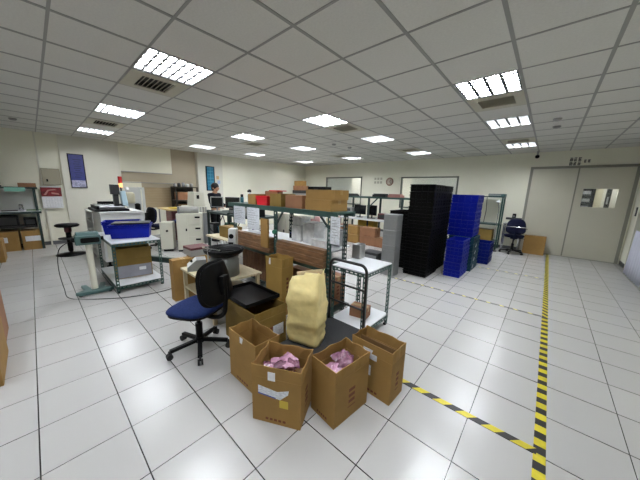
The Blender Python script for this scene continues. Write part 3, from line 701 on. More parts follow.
for (x0, x1, L_) in ((-1.15, -.2, 'pack of flattened brown cartons wrapped in film, left half of the bench front'), (-.06, .80, 'pack of flattened brown cartons wrapped in film, right half of the bench front')):
    b = B().m(WRAP); n = 6
    for k in range(n): b.box(x0+.008*(k % 3), RY0-.045+.004*(k % 2), .66+k*.036, x1-.01*((k+1) % 2), RY0+.055, .66+k*.036+.0345)
    tag(b.build('cardboard_pack', None), L_, 'cardboard', 'wrapped cardboard packs along the bench')
tag(B().m(CARD).box(-.36, RY0-.075, .74, -.2, RY0-.05, 1.14).build('cardboard_strip'), 'upright strip of cardboard leaning on the rack beside its middle post', 'cardboard')
tag(B().m(GREENT).lathe([(.018, 0), (.028, 0), (.028, .05), (.018, .05), (.018, 0)], (0, 0, 0), 24, False).build('tape_roll'), 'green tape roll stuck on the middle post of the rack', 'tape').matrix_world = Matrix.Translation((-.09, RY0-.012, .98)) @ Matrix.Rotation(PI/2, 4, 'X')
# slatted crates under the bench
for k, (x, L_) in enumerate(((-.95, 'brown slatted wooden crate under the left end of the bench'), (-.48, 'brown slatted wooden crate under the bench, right of the other crate'))):
    t = thing('wooden_crate', L_, 'crate', (x, 2.43, .12)); 
    for q in range(5): B().m(WOODD).box(-.22+.092*q, 0, 0, -.22+.092*q+.075, .012, .42).build('slat', t)
    B().m(CARDI).box(-.22, .02, 0, .235, .28, .40).build('inner_box', t)
for k, (x, L_) in enumerate(((.2, 'dark carton under the right part of the bench behind the tall open carton'), (.6, 'dark carton under the right end of the bench'))):
    carton(L_, (x, 2.6, .12), 0, .34, .28, .36, cm=CARDD, open_=False, group=None)
# papers hung on the rack
def hung(label, x0, x1, z0, z1, y, m=PAPERP, rot=0):
    b = B().m(m); b.box(x0, y-.002, z0, x1, y, z1)
    b.m(DARKG)
    for k in range(7):
        zz = z1-.04-(z1-z0-.08)*k/7; b.box(x0+.02, y-.0026, zz-.003, x0+(x1-x0)*(.55+.3*((k*7) % 3)/2), y-.002, zz)
    tag(b.build('paper_sheet'), label, 'paper', 'papers hanging on the steel rack')
hung('leftmost white paper hanging from the overhead shelf of the rack', -1.15, -.83, 1.0, 1.27, RY0-.022)
hung('tall white paper hanging on the rack, left of the middle post', -.77, -.46, .95, 1.27, RY0-.022)
hung('white printed form hanging at the right end of the rack by its end post', .87, 1.0, .97, 1.27, RY0-.03)
# on the overhead shelf
def closed(label, loc, rz, w, d, h, cm=CARD, group=None, prints=False): return carton(label, loc, rz, w, d, h, cm=cm, open_=False, group=group, prints=prints)
G1 = 'cartons on the overhead shelf of the rack'
closed('long brown carton at the right end of the overhead shelf, lower one', (.64, 2.46, RH), -.05, .42, .28, .125, CARD, G1)
closed('long brown carton at the right end of the overhead shelf, upper one with curled end', (.65, 2.46, RH+.126), -.02, .44, .26, .11, CARD, G1)
closed('brown carton in the middle of the overhead shelf, left of the long cartons', (.2, 2.47, RH), .04, .30, .26, .16, CARDD, G1)
closed('brown carton on the overhead shelf directly right of the red bin', (-.16, 2.47, RH), 0, .24, .26, .17, CARD2, G1)
closed('brown carton on the overhead shelf left of the red bin', (-.72, 2.47, RH), 0, .2, .26, .15, CARD, G1)
closed('small brown carton lying on the overhead shelf behind the red bin', (-.5, 2.58, RH), 0, .3, .1, .2, CARDD, G1)
tote('bright red plastic bin on the overhead shelf of the rack', (-.46, 2.41, RH), 0, .26, .17, .13, RED, group=None, name='red_bin')
tag(B().m(RED).box(-.12, -.07, 0, .12, .07, .012).build('flat_cover'), 'red lid lying on the small carton behind the red bin', 'lid').location = (-.42, 2.59, RH+.201)
t = thing('spray_bottle', 'clear bottle with dark spray head on the left end of the overhead shelf', 'bottle', (-1.02, 2.5, RH))
B().m(CLEAR).lathe([(.035, 0), (.035, .12), (.015, .15), (.015, .17)]).build('bottle', t); B().m(BLACKP).box(-.05, -.012, .17, .03, .012, .2).box(-.02, -.01, .2, .02, .01, .215).build('spray_head', t)
t = thing('pump_bottle', 'small teal bottle with black cap at the left end of the overhead shelf', 'bottle', (-1.22, 2.48, RH))
B().m(mat('teal_bottle', '2E6B74', .3)).lathe([(.03, 0), (.03, .08), (.02, .09)]).build('bottle', t); B().m(BLACKP).lathe([(.022, .09), (.022, .13), (.0001, .135)]).build('cap', t)
tag(B().m(mat('pink_white_pack', 'D8A8A6', .6, var=.3, scale=20)).box(-.05, -.04, 0, .05, .04, .14).build('parts_packet', None, bevel=.01), 'white and red packet standing on the overhead shelf beside the spray bottle', 'packet').location = (-.9, 2.5, RH)
# on the bench top
ZB = .866
def cbox(label, loc, w, d, h, name='storage_box', m=CLEAR, group='translucent boxes on the bench top'):
    t = thing(name, label, 'box', loc, 0, group); b = B().m(m); th = .004
    b.box(-w/2, -d/2, 0, w/2, d/2, th).box(-w/2, -d/2, th, w/2, -d/2+th, h).box(-w/2, d/2-th, th, w/2, d/2, h).box(-w/2, -d/2, th, -w/2+th, d/2, h).box(w/2-th, -d/2, th, w/2, d/2, h); b.build('body', t)
    B().m(m).box(-w/2-.006, -d/2-.006, h, w/2+.006, d/2+.006, h+.01).build('lid', t); return t
cbox('tall translucent box on the bench top below the long cartons', (.36, 2.56, ZB), .2, .2, .26)
cbox('translucent box on the bench top at the left of the taller one', (.13, 2.56, ZB), .18, .2, .20)
cbox('flat translucent box stacked on the left translucent box', (.13, 2.56, ZB+.212), .16, .18, .1)
cbox('low translucent tray box in front on the bench top', (.60, 2.44, ZB), .22, .12, .08)
t = thing('dark_parts_box', 'small dark navy parts box on the bench top by the middle post', 'box', (-.02, 2.6, ZB)); B().m(NAVYC).box(-.08, -.06, 0, .08, .06, .07).build('body', t, bevel=.004); B().m(BLUED).box(-.075, -.055, .07, .075, .055, .075).build('lid', t)
tag(B().m(mat('pink_sheet', 'C79A9A', .6, var=.3, scale=12)).box(0, 0, 0, .12, .004, .16).build('pink_notice'), 'pink printed notice standing on the bench behind the translucent boxes', 'notice').location = (.15, 2.70, ZB+.13)
B_ = B().m(GREEN).box(0, 0, 0, .3, .01, .13).build('dummy_holder'); tag(B_, 'dark green board the pink notice leans on', 'board'); B_.name = 'notice_board'; B_.location = (.06, 2.705, ZB)
t = thing('wire_basket', 'bundle of white cables and blue connectors on the left bench top', 'cables', (-.8, 2.5, ZB))
for k in range(4):
    m_ = [PAPER, BLUED, PAPER, DARKG][k]; B().m(m_).tube(smooth([(-.2+.05*k, -.05+.04*k, .012+.012*k), (-.05, .06-.03*k, .03+.008*k), (.1, -.03+.02*k, .012+.01*k), (.24, .05-.02*k, .012)]), .009, 6).build('cable', t)
t = thing('silver_canister', 'shiny translucent canister beside the small steel table on the bench end', 'canister', (.70, 2.66, ZB))
B().m(mat('clear_sleeve', 'A8ACAC', .15, metal=.4, var=.15, scale=9)).box(-.07, -.07, 0, .07, .07, .2).build('body', t, bevel=.01); B().m(DARKG).box(-.055, -.055, .2, .055, .055, .21).build('lid', t)
t = thing('silver_case', 'silver box with clear cover standing on the rear edge of the small steel table', 'case', (.985, 2.69, .76))
B().m(ALU).box(-.055, -.06, 0, .055, .06, .17).build('body', t, bevel=.006); B().m(DARKG).box(.0, -.05, .17, .05, .05, .175).build('lid', t)
# ---------------------------------------------------------------- crates by the walkway
def crate_proto(m, w, d, h, label, group, m2=None):
    t = thing('stacking_crate', label, 'crate', (0, 0, 0), 0, group)
    b = B().m(m); th = .012; b.box(-w/2, -d/2, 0, w/2, d/2, .01); b.box(-w/2, -d/2, .01, w/2, -d/2+th, h).box(-w/2, d/2-th, .01, w/2, d/2, h).box(-w/2, -d/2+th, .01, -w/2+th, d/2-th, h).box(w/2-th, -d/2+th, .01, w/2, d/2-th, h)
    b.build('body', t)
    b = B().m(m2 or m); e = .012
    for z in (h-.018, h*.45): b.box(-w/2-e, -d/2-e, z, w/2+e, -d/2, z+.012).box(-w/2-e, d/2, z, w/2+e, d/2+e, z+.012).box(-w/2-e, -d/2, z, -w/2, d/2, z+.012).box(w/2, -d/2, z, w/2+e, d/2, z+.012)
    for k in range(5):
        x = -w/2+w*k/4*.98; b.box(x, -d/2-.008, .02, x+.008, -d/2, h-.02); y = -d/2+d*k/4*.98; b.box(w/2, y, .02, w/2+.008, y+.008, h-.02)
    b.build('rim', t)
    return t
def stack(proto, x, y, n, h, what, group, z0=0, first=[True], jit=.006):
    for k in range(n):
        loc = (x+random.uniform(-jit, jit), y+random.uniform(-jit, jit), z0+k*h)
        L_ = what % lvl(k, n)
        if proto.get('fresh', 1): proto['fresh'] = 0; proto.location = loc; proto['label'] = L_; proto['group'] = group
        else: dup(proto, loc, random.uniform(-.012, .012), L_, group)
kb = crate_proto(BLACKC, .43, .58, .13, '', '')
stack(kb, .88, 5.13, 13, .1315, 'black stacking crate in the tall front stack, %s', 'tall front stack of black crates')
stack(kb, .84, 5.78, 13, .1315, 'black stacking crate in the tall rear stack, %s', 'tall rear stack of black crates')
stack(kb, .36, 5.45, 9, .1315, 'black stacking crate in the shorter stack behind the silver cases, %s', 'shorter stack of black crates')
bb1 = crate_proto(BLUEC, .28, .55, .14, '', '')
stack(bb1, 1.41, 5.58, 5, .1415, 'blue crate in the short front stack beside the black crates, %s', 'short stack of blue crates')
tl = crate_proto(TEALC, .46, .56, .14, '', '')
stack(tl, 1.37, 6.22, 5, .1415, 'dark teal crate with white tags under the tall blue stack, %s', 'teal crates under the tall blue stack')
for k in range(4):
    tag(B().m(PAPER).box(0, 0, 0, .004, .09, .025).build('paper_tag'), 'white paper tag hanging on the side of a teal crate', 'tag', 'white tags on the teal crates').matrix_world = Matrix.Translation((1.622, 6.0+.02*k, .07+.142*k)) @ Matrix.Rotation(.6, 4, 'X')
bb2 = crate_proto(BLUEC, .46, .56, .165, '', '')
stack(bb2, 1.33, 6.22, 5, .168, 'blue crate in the tall upper stack, %s', 'tall upper stack of blue crates', z0=.71)
bb3 = crate_proto(BLUED, .3, .5, .16, '', '')
stack(bb3, 1.62, 7.1, 3, .162, 'dark blue crate in the low stack behind the teal crates, %s', 'low stack of dark blue crates')
del kb['fresh'], bb1['fresh'], tl['fresh'], bb2['fresh'], bb3['fresh']
for o in bpy.data.objects:
    if 'fresh' in o: del o['fresh']
# silver cases stacked
SIL = mat('dull_silver_sheet', '858787', .4, metal=.35, var=.06, scale=6)
for k in range(4):
    h = .287; t = thing('silver_case', 'dull silver metal case in the column beside the black crates, %s' % lvl(k, 4), 'case', (.50, 4.57, k*h+.002*k), 0, 'column of silver cases')
    B().m(SIL).box(-.13, -.12, 0, .13, .12, h).build('body', t, bevel=.006); B().m(GREYM).box(-.132, -.122, h*.68, .132, .122, h*.70).build('seam', t)
t = thing('small_crate', 'small dark grey crate with pale front on the floor left of the silver cases', 'crate', (-.12, 5.0, 0)); 
B().m(DARKG).box(-.2, -.16, 0, .2, .16, .27).build('body', t, bevel=.005); B().m(SIL).box(-.18, -.163, .01, .17, -.16, .22).build('front_panel', t)
# ---------------------------------------------------------------- back rack K
t = thing('steel_rack', 'dark green steel rack bench along the back, left of the black crates', 'rack', (-2.75, 7.2, 0))
for x in (.0, 1.1, 2.2, 3.1):
    for y, f in ((0, 1), (.75, -1)): B().m(GREEND).bar((x+.03, y, 0), (x+.03, y, 1.4), .05, .05).build('post', t)
B().m(GREEN).box(0, -.03, 1.36, 3.4, .78, 1.41).build('top_shelf', t)
B().m(BOARDW).box(0, -.2, .68, 3.2, .75, .72).build('bench_top', t)
b = B().m(GREEND); b.bar((1.13, 0, 1.08), (1.42, 0, 1.36), .03, .03).bar((3.13, 0, 1.08), (2.95, 0, 1.36), .03, .03); b.build('brace', t)
rnd = random.Random(4)
G2 = 'brown cartons stacked on the floor in front of the back rack'
ci = 0
for r, (row, z) in enumerate((([(-2.15, .4), (-1.72, .38), (-1.3, .4), (-.9, .38)], 0), ([(-2.2, .36), (-1.78, .4), (-1.25, .5)], .26), )):
    for k, (x, w_) in enumerate(row):
        closed('brown carton in front of the back rack, %s row, %s from the left' % (('bottom', 'upper')[r], ('first', 'second', 'third', 'fourth')[k]), (x, 6.75, z+.002*r), rnd.uniform(-.05, .05), w_, .34, .255, [CARDD, CARD, CARDD][k % 3], G2, True)
closed('yellowish carton on the lower level of the back rack', (-1.7, 7.35, .36), .1, .55, .34, .3, mat('yellow_carton', 'A88A34', .8, var=.1), None)
closed('carton under the back rack carrying the yellowish one', (-1.7, 7.4, 0), 0, .6, .4, .355, CARDD, None)
def clutter(name, label, cat, loc, parts, rz=0, group=None):
    t = thing(name, label, cat, loc, rz, group)
    for pn, m_, fn in parts:
        b = B().m(m_); fn(b); b.build(pn, t, bevel=.004)
    return t
for k, (x, w_, h_, m_, L_) in enumerate([(-2.5, .5, .05, DARKG, 'dark flat case on top of the back rack at its left end'), (-1.35, .45, .07, DARKG, 'dark low instrument on top of the back rack, in the middle'), (-.85, .4, .07, mat('dusty_red', '9A6A62', .6), 'dusty red cloth bundle on top of the back rack')]):
    clutter('flat_case', L_, 'case', (x, 7.45, 1.41), [('body', m_, lambda b, w_=w_, h_=h_: b.box(-w_/2, -.15, 0, w_/2, .15, h_)), ('lid', m_, lambda b, w_=w_, h_=h_: b.box(-w_/2+.02, -.12, h_, w_/2-.04, .12, h_+.03))])
def monitor(label, loc, rz, w_=.42, h_=.3, m_=BLACKP, group=None):
    return clutter('monitor', label, 'monitor', loc, [('base', m_, lambda b: b.slab((0, 0, .008), (.2, .16, .016), .03)), ('stand', m_, lambda b: b.box(-.02, -.01, .015, .02, .015, .14)), ('case', m_, lambda b: b.box(-w_/2, -.03, .1, w_/2, .0, .1+h_)), ('screen', SCREEN, lambda b: b.box(-w_/2+.02, -.033, .12, w_/2-.02, -.0305, .08+h_))], rz, group)
monitor('black monitor on the back rack bench, left one', (-2.05, 7.4, .72), .1)
monitor('black monitor on the back rack bench, right one', (-1.6, 7.4, .72), -.2, .4, .32)
for k, (x, h_, m_, L_) in enumerate([(-2.5, .3, GREYP, 'grey instrument box at the left end of the back rack bench'), (-1.2, .18, MAROON, 'dark maroon instrument on the back rack bench'), (-.75, .14, DARKG, 'dark low machine on the right part of the back rack bench'), (-.2, .2, GREYP, 'grey instrument on the back rack bench beside the black crates')]):
    clutter('instrument_box', L_, 'instrument', (x, 7.45, .72), [('body', m_, lambda b, h_=h_: b.box(-.15, -.13, 0, .15, .13, h_)), ('panel', DARKG, lambda b, h_=h_: b.box(-.12, -.134, .03, .1, -.13, h_-.03)), ('knob', CHROME, lambda b, h_=h_: b.cyl((.12, -.13, h_*.5), (.12, -.15, h_*.5), .015))])
# wall clock and signs between back windows
t = thing('wall_clock', 'round wall clock with red-brown rim between the two back windows', 'clock', (-2.1, YB, 1.97))
M_ = Matrix.Rotation(PI/2, 4, 'X')
for nm, m_, prof in (('rim', mat('clock_rim', '8A5A4A', .4), [(.125, 0), (.15, 0), (.155, .02), (.13, .035), (.125, .02), (.125, 0)]), ('face', mat('clock_face', 'C9B9A8', .5), [(.0001, .008), (.128, .008), (.128, .014), (.0001, .014)])):
    b = B(); b.M = M_; b.m(m_).lathe(prof, n=32, caps=(nm == 'face')); b.build(nm, t)
for a, l in ((.6, .07), (2.4, .1)): B().m(DARKG).bar((0, -.018, 0), (l*math.sin(a), -.018, l*math.cos(a)), .01, .004, up=(0, 1, 0)).build('hand', t)
b = B().m(CARDD)
b = B().m(mat('clock_mark', '6B4436', .5))
for k in range(12): a = k*PI/6; b.bar((.1*math.sin(a), -.016, .1*math.cos(a)), (.12*math.sin(a), -.016, .12*math.cos(a)), .014, .003, up=(0, 1, 0))
b.build('hour_marks', t)
for r in range(2):
    for k in range(3): tag(B().m(mat('faded_notice', 'B5B29F', .6)).box(-2.78+.13*k, YB-.004, 1.9+.14*r, -2.69+.13*k, YB, 1.99+.14*r).build('wall_notice'), 'small faded notice on the wall left of the clock, %s row, %s' % (('lower', 'upper')[r], ('left', 'middle', 'right')[k]), 'notice', 'faded notices beside the clock')
# cabinet top stack in back left corner
t = thing('storage_cabinet', 'dark cabinet in the far back corner carrying cartons', 'cabinet', (-6.3, 8.2, 0)); B().m(DARKG).box(0, 0, 0, .9, .5, 1.55).build('body', t); 
for k in range(2): q = B().m(GREYM).box(.02+.44*k, -.012, .05, .44+.44*k, 0, 1.42).build('door', t); B().m(CHROME).box(.36+.12*k, -.03, .7, .38+.12*k, -.012, .85).build('handle', q)
closed('brown carton on the dark cabinet in the far corner, lower', (-6.0, 8.45, 1.55), .1, .6, .4, .2, CARDD, None); closed('brown carton on the dark cabinet in the far corner, upper', (-6.05, 8.45, 1.752), .0, .42, .36, .22, CARD, None)
clutter('black_case', 'long black case beside the cartons in the far corner', 'case', (-4.85, 8.45, 1.5), [('body', BLACKP, lambda b: b.box(-.5, -.2, 0, .5, .2, .22)), ('handle', DARKG, lambda b: b.box(-.1, -.24, .1, .1, -.2, .13))])
t = thing('storage_cabinet', 'low grey cabinet under the long black case in the far corner', 'cabinet', (-5.38, 8.2, 0)); B().m(GREYM).box(0.02, 0, 0, 1.1, .5, 1.5).build('body', t)
for k in range(2): q = B().m(GREYP).box(.04+.53*k, -.012, .05, .55+.53*k, 0, 1.27).build('door', t); B().m(CHROME).box(.46+.14*k, -.03, .6, .48+.14*k, -.012, .75).build('handle', q)
# ---------------------------------------------------------------- right rack R, desk items, box
t = thing('steel_rack', 'narrow grey-green steel rack with two shelves right of the blue crates', 'rack', (1.02, 8.85, 0))
for x in (0, .62):
    for y in (0, .45): B().m(GREEN).bar((x, y, 0), (x, y, 1.52), .035, .035).build('post', t)
for z, m_ in ((.22, GREEN), (.72, GREEN), (1.5, GREEND)): B().m(m_).box(-.02, -.02, z, .64, .47, z+.03).build('shelf', t)
B().m(BLACKP).tube([(.2, .3, 1.5), (.22, .32, 1.1), (.2, .3, .75)], .008).build('cable', t)
clutter('flat_case', 'grey flat device on top of the narrow rack beside the door', 'device', (1.48, 9.05, 1.53), [('body', TEAL, lambda b: b.box(-.2, -.15, 0, .2, .15, .07)), ('panel', GREYP, lambda b: b.box(-.19, -.152, .02, .1, -.15, .05))])
closed('brown carton on the lower shelf of the narrow rack', (1.3, 9.05, .25), 0, .42, .3, .32, CARD2, None)
t = thing('table_lamp', 'white desk lamp head clamped to the narrow rack corner', 'lamp', (1.6, 8.72, 0)); B().m(CHROME).tube([(0, 0, 0.02), (.0, 0, 1.2), (-.03, -.05, 1.4)], .01).build('pole', t); B().m(WHITEM).lathe([(.02, 0), (.05, -.06), (.055, -.07)], (-.03, -.05, 1.44)).build('lamp_shade', t); B().m(DARKG).lathe([(.1, 0), (.1, .02), (.02, .03)]).build('base', t)
t = thing('side_desk', 'narrow desk behind the navy chair against the back wall', 'desk', (1.72, 9.05, 0)); B().m(GREYP).box(0, 0, .76, .42, .38, .79).build('desktop', t)
for x in (.01, .38):
    for y in (.01, .34): B().m(CHROME).box(x, y, 0, x+.025, y+.025, .76).build('leg', t)
t = thing('bench_microscope', 'black and white bench instrument on the narrow desk behind the navy chair', 'instrument', (1.93, 9.22, .79))
B().m(WHITEM).box(-.14, -.1, 0, .14, .1, .04).build('base', t, bevel=.01); B().m(BLACKP).box(-.03, -.02, .04, .03, .05, .2).build('column', t); B().m(DARKG).box(-.18, -.08, .1, .18, .02, .16).build('stage', t, bevel=.01); B().m(BLACKP).cyl((0, -.05, .16), (0, -.03, .27), .045).build('head', t); B().m(GREYM).cyl((0, -.1, .2), (0, -.03, .22), .02).build('eyepiece', t)
tag(B().m(CHROME).tube([(-.24, 0, 0), (-.2, 0, .04), (.2, 0, .04), (.24, 0, 0)], .012).build('chrome_bar'), 'chrome bar across the back of the navy chair', 'bar').location = (2.06, 8.44, .72)
closed('large flat brown carton leaning by the double door', (2.47, 9.2, 0), -.03, .46, .2, .5, CARD, None)
# white draped thing at right edge
t = thing('draped_cabinet', 'white cloth-draped cabinet at the right edge beside the dark doorway', 'cabinet', (3.97, 7.0, 0))
b = B().m(mat('white_drape', 'C9CBD8', .7, var=.03, scale=5)); n = 26; vs = []
for k in range(n+1):
    y = -.05+1.15*k/n; o = .018*math.sin(k*1.7); vs += [(o-.0, y, .06), (o*.4, y-.1*k/n, .95)]
b.add(vs, [(2*k, 2*k+2, 2*k+3, 2*k+1) for k in range(n)], True); b.build('drape', t, solid=.006)
B().m(GREYP).box(.03, -.03, 0, .12, 1.0, .94).build('cabinet_body', t)
clutter('door_switch', 'black push switch on the wall between double door and dark doorway', 'switch', (XR-.012, 9.12, 1.28), [('plate', BLACKP, lambda b: b.box(0, -.05, -.1, .012, .05, .1)), ('button', GREYP, lambda b: b.box(-.006, -.02, -.03, 0, .02, .03))])
# items visible through the door window
t = thing('storage_shelf', 'dark shelf in the next room seen through the door window', 'shelf', (3.2, YB+1.45, 0))
for z in (.9, 1.2, 1.42, 1.64, 1.86): B().m(DARKG).box(0, 0, z, .33, .4, z+.03).build('shelf', t); B().m(GREYM).box(.04, .05, z+.03, .28, .3, z+.12).build('stored_item', t)
B().m(BLACKF).box(0, .38, 0, .35, .4, 2).build('back_panel', t)
for x in (0, .33): B().m(BLACKP).box(x, 0, 0, x+.03, .4, 2.0).build('post', t)
t = thing('side_door', 'grey door leaf standing ajar in the next room behind the door window', 'door', (3.78, YB+1.5, 0)); B().m(BLACKP).box(0, 0, .02, .10, .05, 2.1).build('leaf', t); B().m(GREYM).box(.03, -.03, 1.4, .06, 0, 1.6).build('handle', t); B().m(BEIGE).box(-.22, .06, .02, -.06, .1, 2.1).build('side_leaf', t)
# ---------------------------------------------------------------- left wall furnishings
def wallp(name, label, cat, y0, y1, z0, z1, X, parts):
    t = thing(name, label, cat, (X, (y0+y1)/2, (z0+z1)/2)); 
    for pn, m_, fn in parts: b = B().m(m_); fn(b, (y1-y0)/2, (z1-z0)/2); b.build(pn, t)
    return t
wallp('electrical_panel', 'grey-beige electrical cabinet on the left wall above the red calendar', 'cabinet', .36, .69, 1.5, 1.9, XL+.0, [('body', mat('panel_beige', '8D8774', .5), lambda b, y, z: b.box(0, -y, -z, .05, y, z)), ('door', mat('panel_beige2', '9C9682', .5), lambda b, y, z: b.box(.05, -y+.02, -z+.02, .056, y-.02, z-.02)), ('latch', BLACKP, lambda b, y, z: b.box(.056, -y+.07, -z+.08, .07, -y+.1, -z+.14))])
t = wallp('wall_calendar', 'red-topped calendar with white date grid on the left wall', 'calendar', .3, .66, .93, 1.47, XL+.06, [('picture', CALR, lambda b, y, z: b.box(0, -y, .02, .006, y, z-.03)), ('top_strip', WHITEM, lambda b, y, z: b.box(0, -y-.02, z-.03, .01, y+.01, z)), ('date_sheet', PAPER, lambda b, y, z: b.box(0, -y, -z, .005, y, .018))])
b = B().m(GREYP)
for k in range(6): b.box(.005, -.16, -.24+.038*k, .0058, .16, -.238+.038*k)
for k in range(7): b.box(.005, -.16+.05*k, -.25, .0058, -.158+.05*k, -.02)
b.build('date_grid', t)
b = B().m(mat('calendar_pale', 'B07A74', .5)); b.prism([(-.14, .06), (-.1, .05), (-.04, .16), (.1, .18), (.06, .2), (-.06, .18)], 'x', .006, .0068); b.prism([(.0, .08), (.14, .06), (.12, .1), (.0, .12)], 'x', .006, .0068); b.build('picture_shape', t)
t = wallp('framed_poster', 'indigo poster in black frame hung on the left pillar', 'poster', .86, 1.17, 1.44, 2.3, XL+.06, [('frame', BLACKP, lambda b, y, z: (b.box(0, -y, -z, .022, -y+.018, z), b.box(0, y-.018, -z, .022, y, z), b.box(0, -y, -z, .022, y, -z+.018), b.box(0, -y, z-.018, .022, y, z))), ('picture', POSTB, lambda b, y, z: b.box(0, -y+.01, -z+.2, .01, y-.01, z-.01)), ('photo_strip', mat('photo_strip', 'A0A0B8', .5, var=.5, scale=22), lambda b, y, z: b.box(0, -y+.01, -z+.01, .01, y-.01, -z+.2))])
b = B().m(POSTL)
for k in range(9): b.box(.01, -.06+.02*(k % 2), .28-.055*k, .0112, .09-.015*(k % 3), .3-.055*k)
b.build('poster_text', t)
wallp('framed_poster', 'teal poster in dark frame on the pillar above the standing person', 'poster', 4.37, 4.68, 1.44, 2.3, XL+.1, [('frame', BLACKP, lambda b, y, z: (b.box(0, -y, -z, .022, -y+.03, z), b.box(0, y-.02, -z, .022, y, z), b.box(0, -y, -z, .022, y, -z+.018), b.box(0, -y, z-.018, .022, y, z))), ('picture', TEALP, lambda b, y, z: b.box(0, -y+.01, -z+.01, .01, y-.01, z-.01)), ('poster_grid', TEALL, lambda b, y, z: [b.box(.01, -y+.05, z-.06-.12*k, .0112, y-.04, z-.05-.12*k) for k in range(7)]+[b.box(.01, 0, -z+.05, .0112, .008, z-.05)])])
for k, (y, z) in enumerate(((4.8, 1.92), (4.84, 1.76), (4.8, 1.62))): tag(B().m([mat('tan_note', 'C8A878', .6), mat('blue_note', 'A9BCD8', .6), PAPER][k]).box(XL+.1, y-.05, z-.06, XL+.104, y+.05, z+.06).build('wall_notice'), ('tan note pinned on the pillar right of the teal poster', 'pale blue note pinned on the pillar below the tan note', 'white note pinned lowest on the pillar beside the teal poster')[k], 'notice')
# left wall rack
t = thing('steel_rack', 'dark green steel bench rack against the left wall under the calendar', 'rack', (XL+.03, -1.55, 0))
for y in (0.02, .9, 1.74):
    for x in (.03, .42): B().m(GREEND).bar((x, y, 0), (x, y, 1.42), .045, .045).build('post', t)
B().m(GREEND).box(0, 0, 1.4, .46, 1.8, 1.44).build('top_shelf', t); B().m(GREEND).box(0, 0, .84, .46, 1.8, .89).build('bench_top', t); B().m(BOARDW).box(.01, .01, .89, .45, 1.79, .9).build('bench_mat', t)
B().m(mat('white_backboard', 'C8CAC6', .5)).box(0.0, .04, .9, .01, 1.72, 1.4).build('back_board', t)
B().m(BLACKM).box(.04, .1, .52, .4, 1.7, .56).build('dark_shelf', t)
XF = XL+.26
G3 = 'cartons under the bench rack on the left wall'
for k, (y0, y1) in enumerate(((-1.15, -.78), (-.75, -.16), (-.13, .22))):
    c = closed('brown carton with white label under the left wall rack, %s' % ('leftmost', 'middle', 'nearest the stool')[k], (XF, (y0+y1)/2, 0), PI/2, y1-y0-.01, .4, .44, CARD, G3, False); sticker(c, 'f', .1, .2, 0, .26, .24, .12, PAPER)
for k, (y, w_, h_, L_) in enumerate(((-.9, .4, .2, 'dark equipment under the bench of the left wall rack, left piece'), (-.35, .45, .24, 'dark equipment under the bench of the left wall rack, middle piece'), (.05, .2, .18, 'dark equipment under the bench of the left wall rack, right piece'))):
    clutter('dark_equipment', L_, 'equipment', (XF, y, .56), [('body', BLACKP, lambda b, w_=w_, h_=h_: b.box(-.15, -w_/2, 0, .15, w_/2, h_)), ('panel', DARKG, lambda b, w_=w_, h_=h_: b.box(.15, -w_/2+.03, .03, .154, w_/2-.03, h_-.04))])
closed('small brown carton on top of the left wall rack', (XF, .1, 1.44), PI/2, .28, .2, .09, CARDD, None)
clutter('black_clamp', 'small black clamp lamp on top of the left wall rack', 'device', (XF, -.33, 1.44), [('base', BLACKP, lambda b: b.box(-.04, -.05, 0, .04, .05, .03)), ('head', BLACKP, lambda b: b.ball((0, 0, .08), .045))])
t = thing('metal_can', 'silver metal can on the left wall bench', 'can', (XF+.05, -.05, .9)); B().m(CHROME).lathe([(.035, 0), (.035, .13), (.03, .14)]).build('body', t); B().m(GREYM).lathe([(.032, .14), (.032, .15), (.0001, .15)]).build('lid', t)
tag(B().m(LGREEN).box(0, -.14, -.06, .006, .16, .03).build('mint_cloth'), 'mint green cloth strip hanging from the top shelf of the left wall rack', 'cloth').location = (XL+.5, -.1, 1.4)
for k in range(3): tag(B().m([PAPER, DARKG, mat('green_booklet', '6F8A62', .6)][k]).box(-.1, -.12, 0, .1, .12, .008+.006*k).build('booklet'), ('white booklet on the left wall bench', 'dark booklet lying on the left wall bench', 'green booklet on the right end of the left wall bench')[k], 'booklet').location = (XF+.02, -.5+.27*k+.1*(k == 2), .9)
# left-edge foreground boxes
closed('brown carton cut by the left edge of the picture, nearer one', (-.62, -.38, 0), 0, .62, .42, .34, CARD, None)
closed('brown carton cut by the left edge, behind the nearer one', (-1.28, -.41, 0), 0, .5, .44, .44, CARDD, None)
closed('far brown carton at the left edge in front of the wall rack', (-5.4, -.6, 0), 0, .55, .5, .42, CARD, None)
# ---------------------------------------------------------------- white machine and neighbours
t = thing('placement_machine', 'large white electronics machine with black conveyor top behind the blue totes', 'machine', (-4.35, .93, 0))
b = B().m(WHITEM); b.box(0, 0, .10, .9, .65, 1.01); b.build('cabinet', t, bevel=.01)
B().m(CREAM).box(.901, .04, .15, .91, .31, .92).build('side_door', t); B().m(CREAM).box(.901, .34, .15, .91, .61, .92).build('side_door', t)
B().m(WHITEM).box(-.01, -.01, 1.01, .92, .66, 1.05).build('top_deck', t, bevel=.006)
for x, y in ((.06, .06), (.84, .06), (.06, .59), (.84, .59)): B().m(BLACKP).lathe([(.05, 0), (.05, .02), (.02, .03), (.02, .1)], (x, y, 0)).build('foot', t)
b = B().m(BLACKP); b.box(.05, -.06, 1.05, .85, .46, 1.09); b.box(.1, -.02, 1.09, .8, .02, 1.15).box(.1, .4, 1.09, .6, .44, 1.16); b.build('conveyor_bed', t)
for k in range(5): B().m(GREYM).cyl((.15+.14*k, .0, 1.12), (.15+.14*k, .42, 1.12), .02, n=10).build('roller', t)
B().m(CHROME).bar((.1, .02, 1.15), (.8, .18, 1.18), .025, .015).build('guide_rail', t); B().m(CHROME).bar((.15, .2, 1.15), (.75, .36, 1.18), .025, .015).build('guide_rail', t)
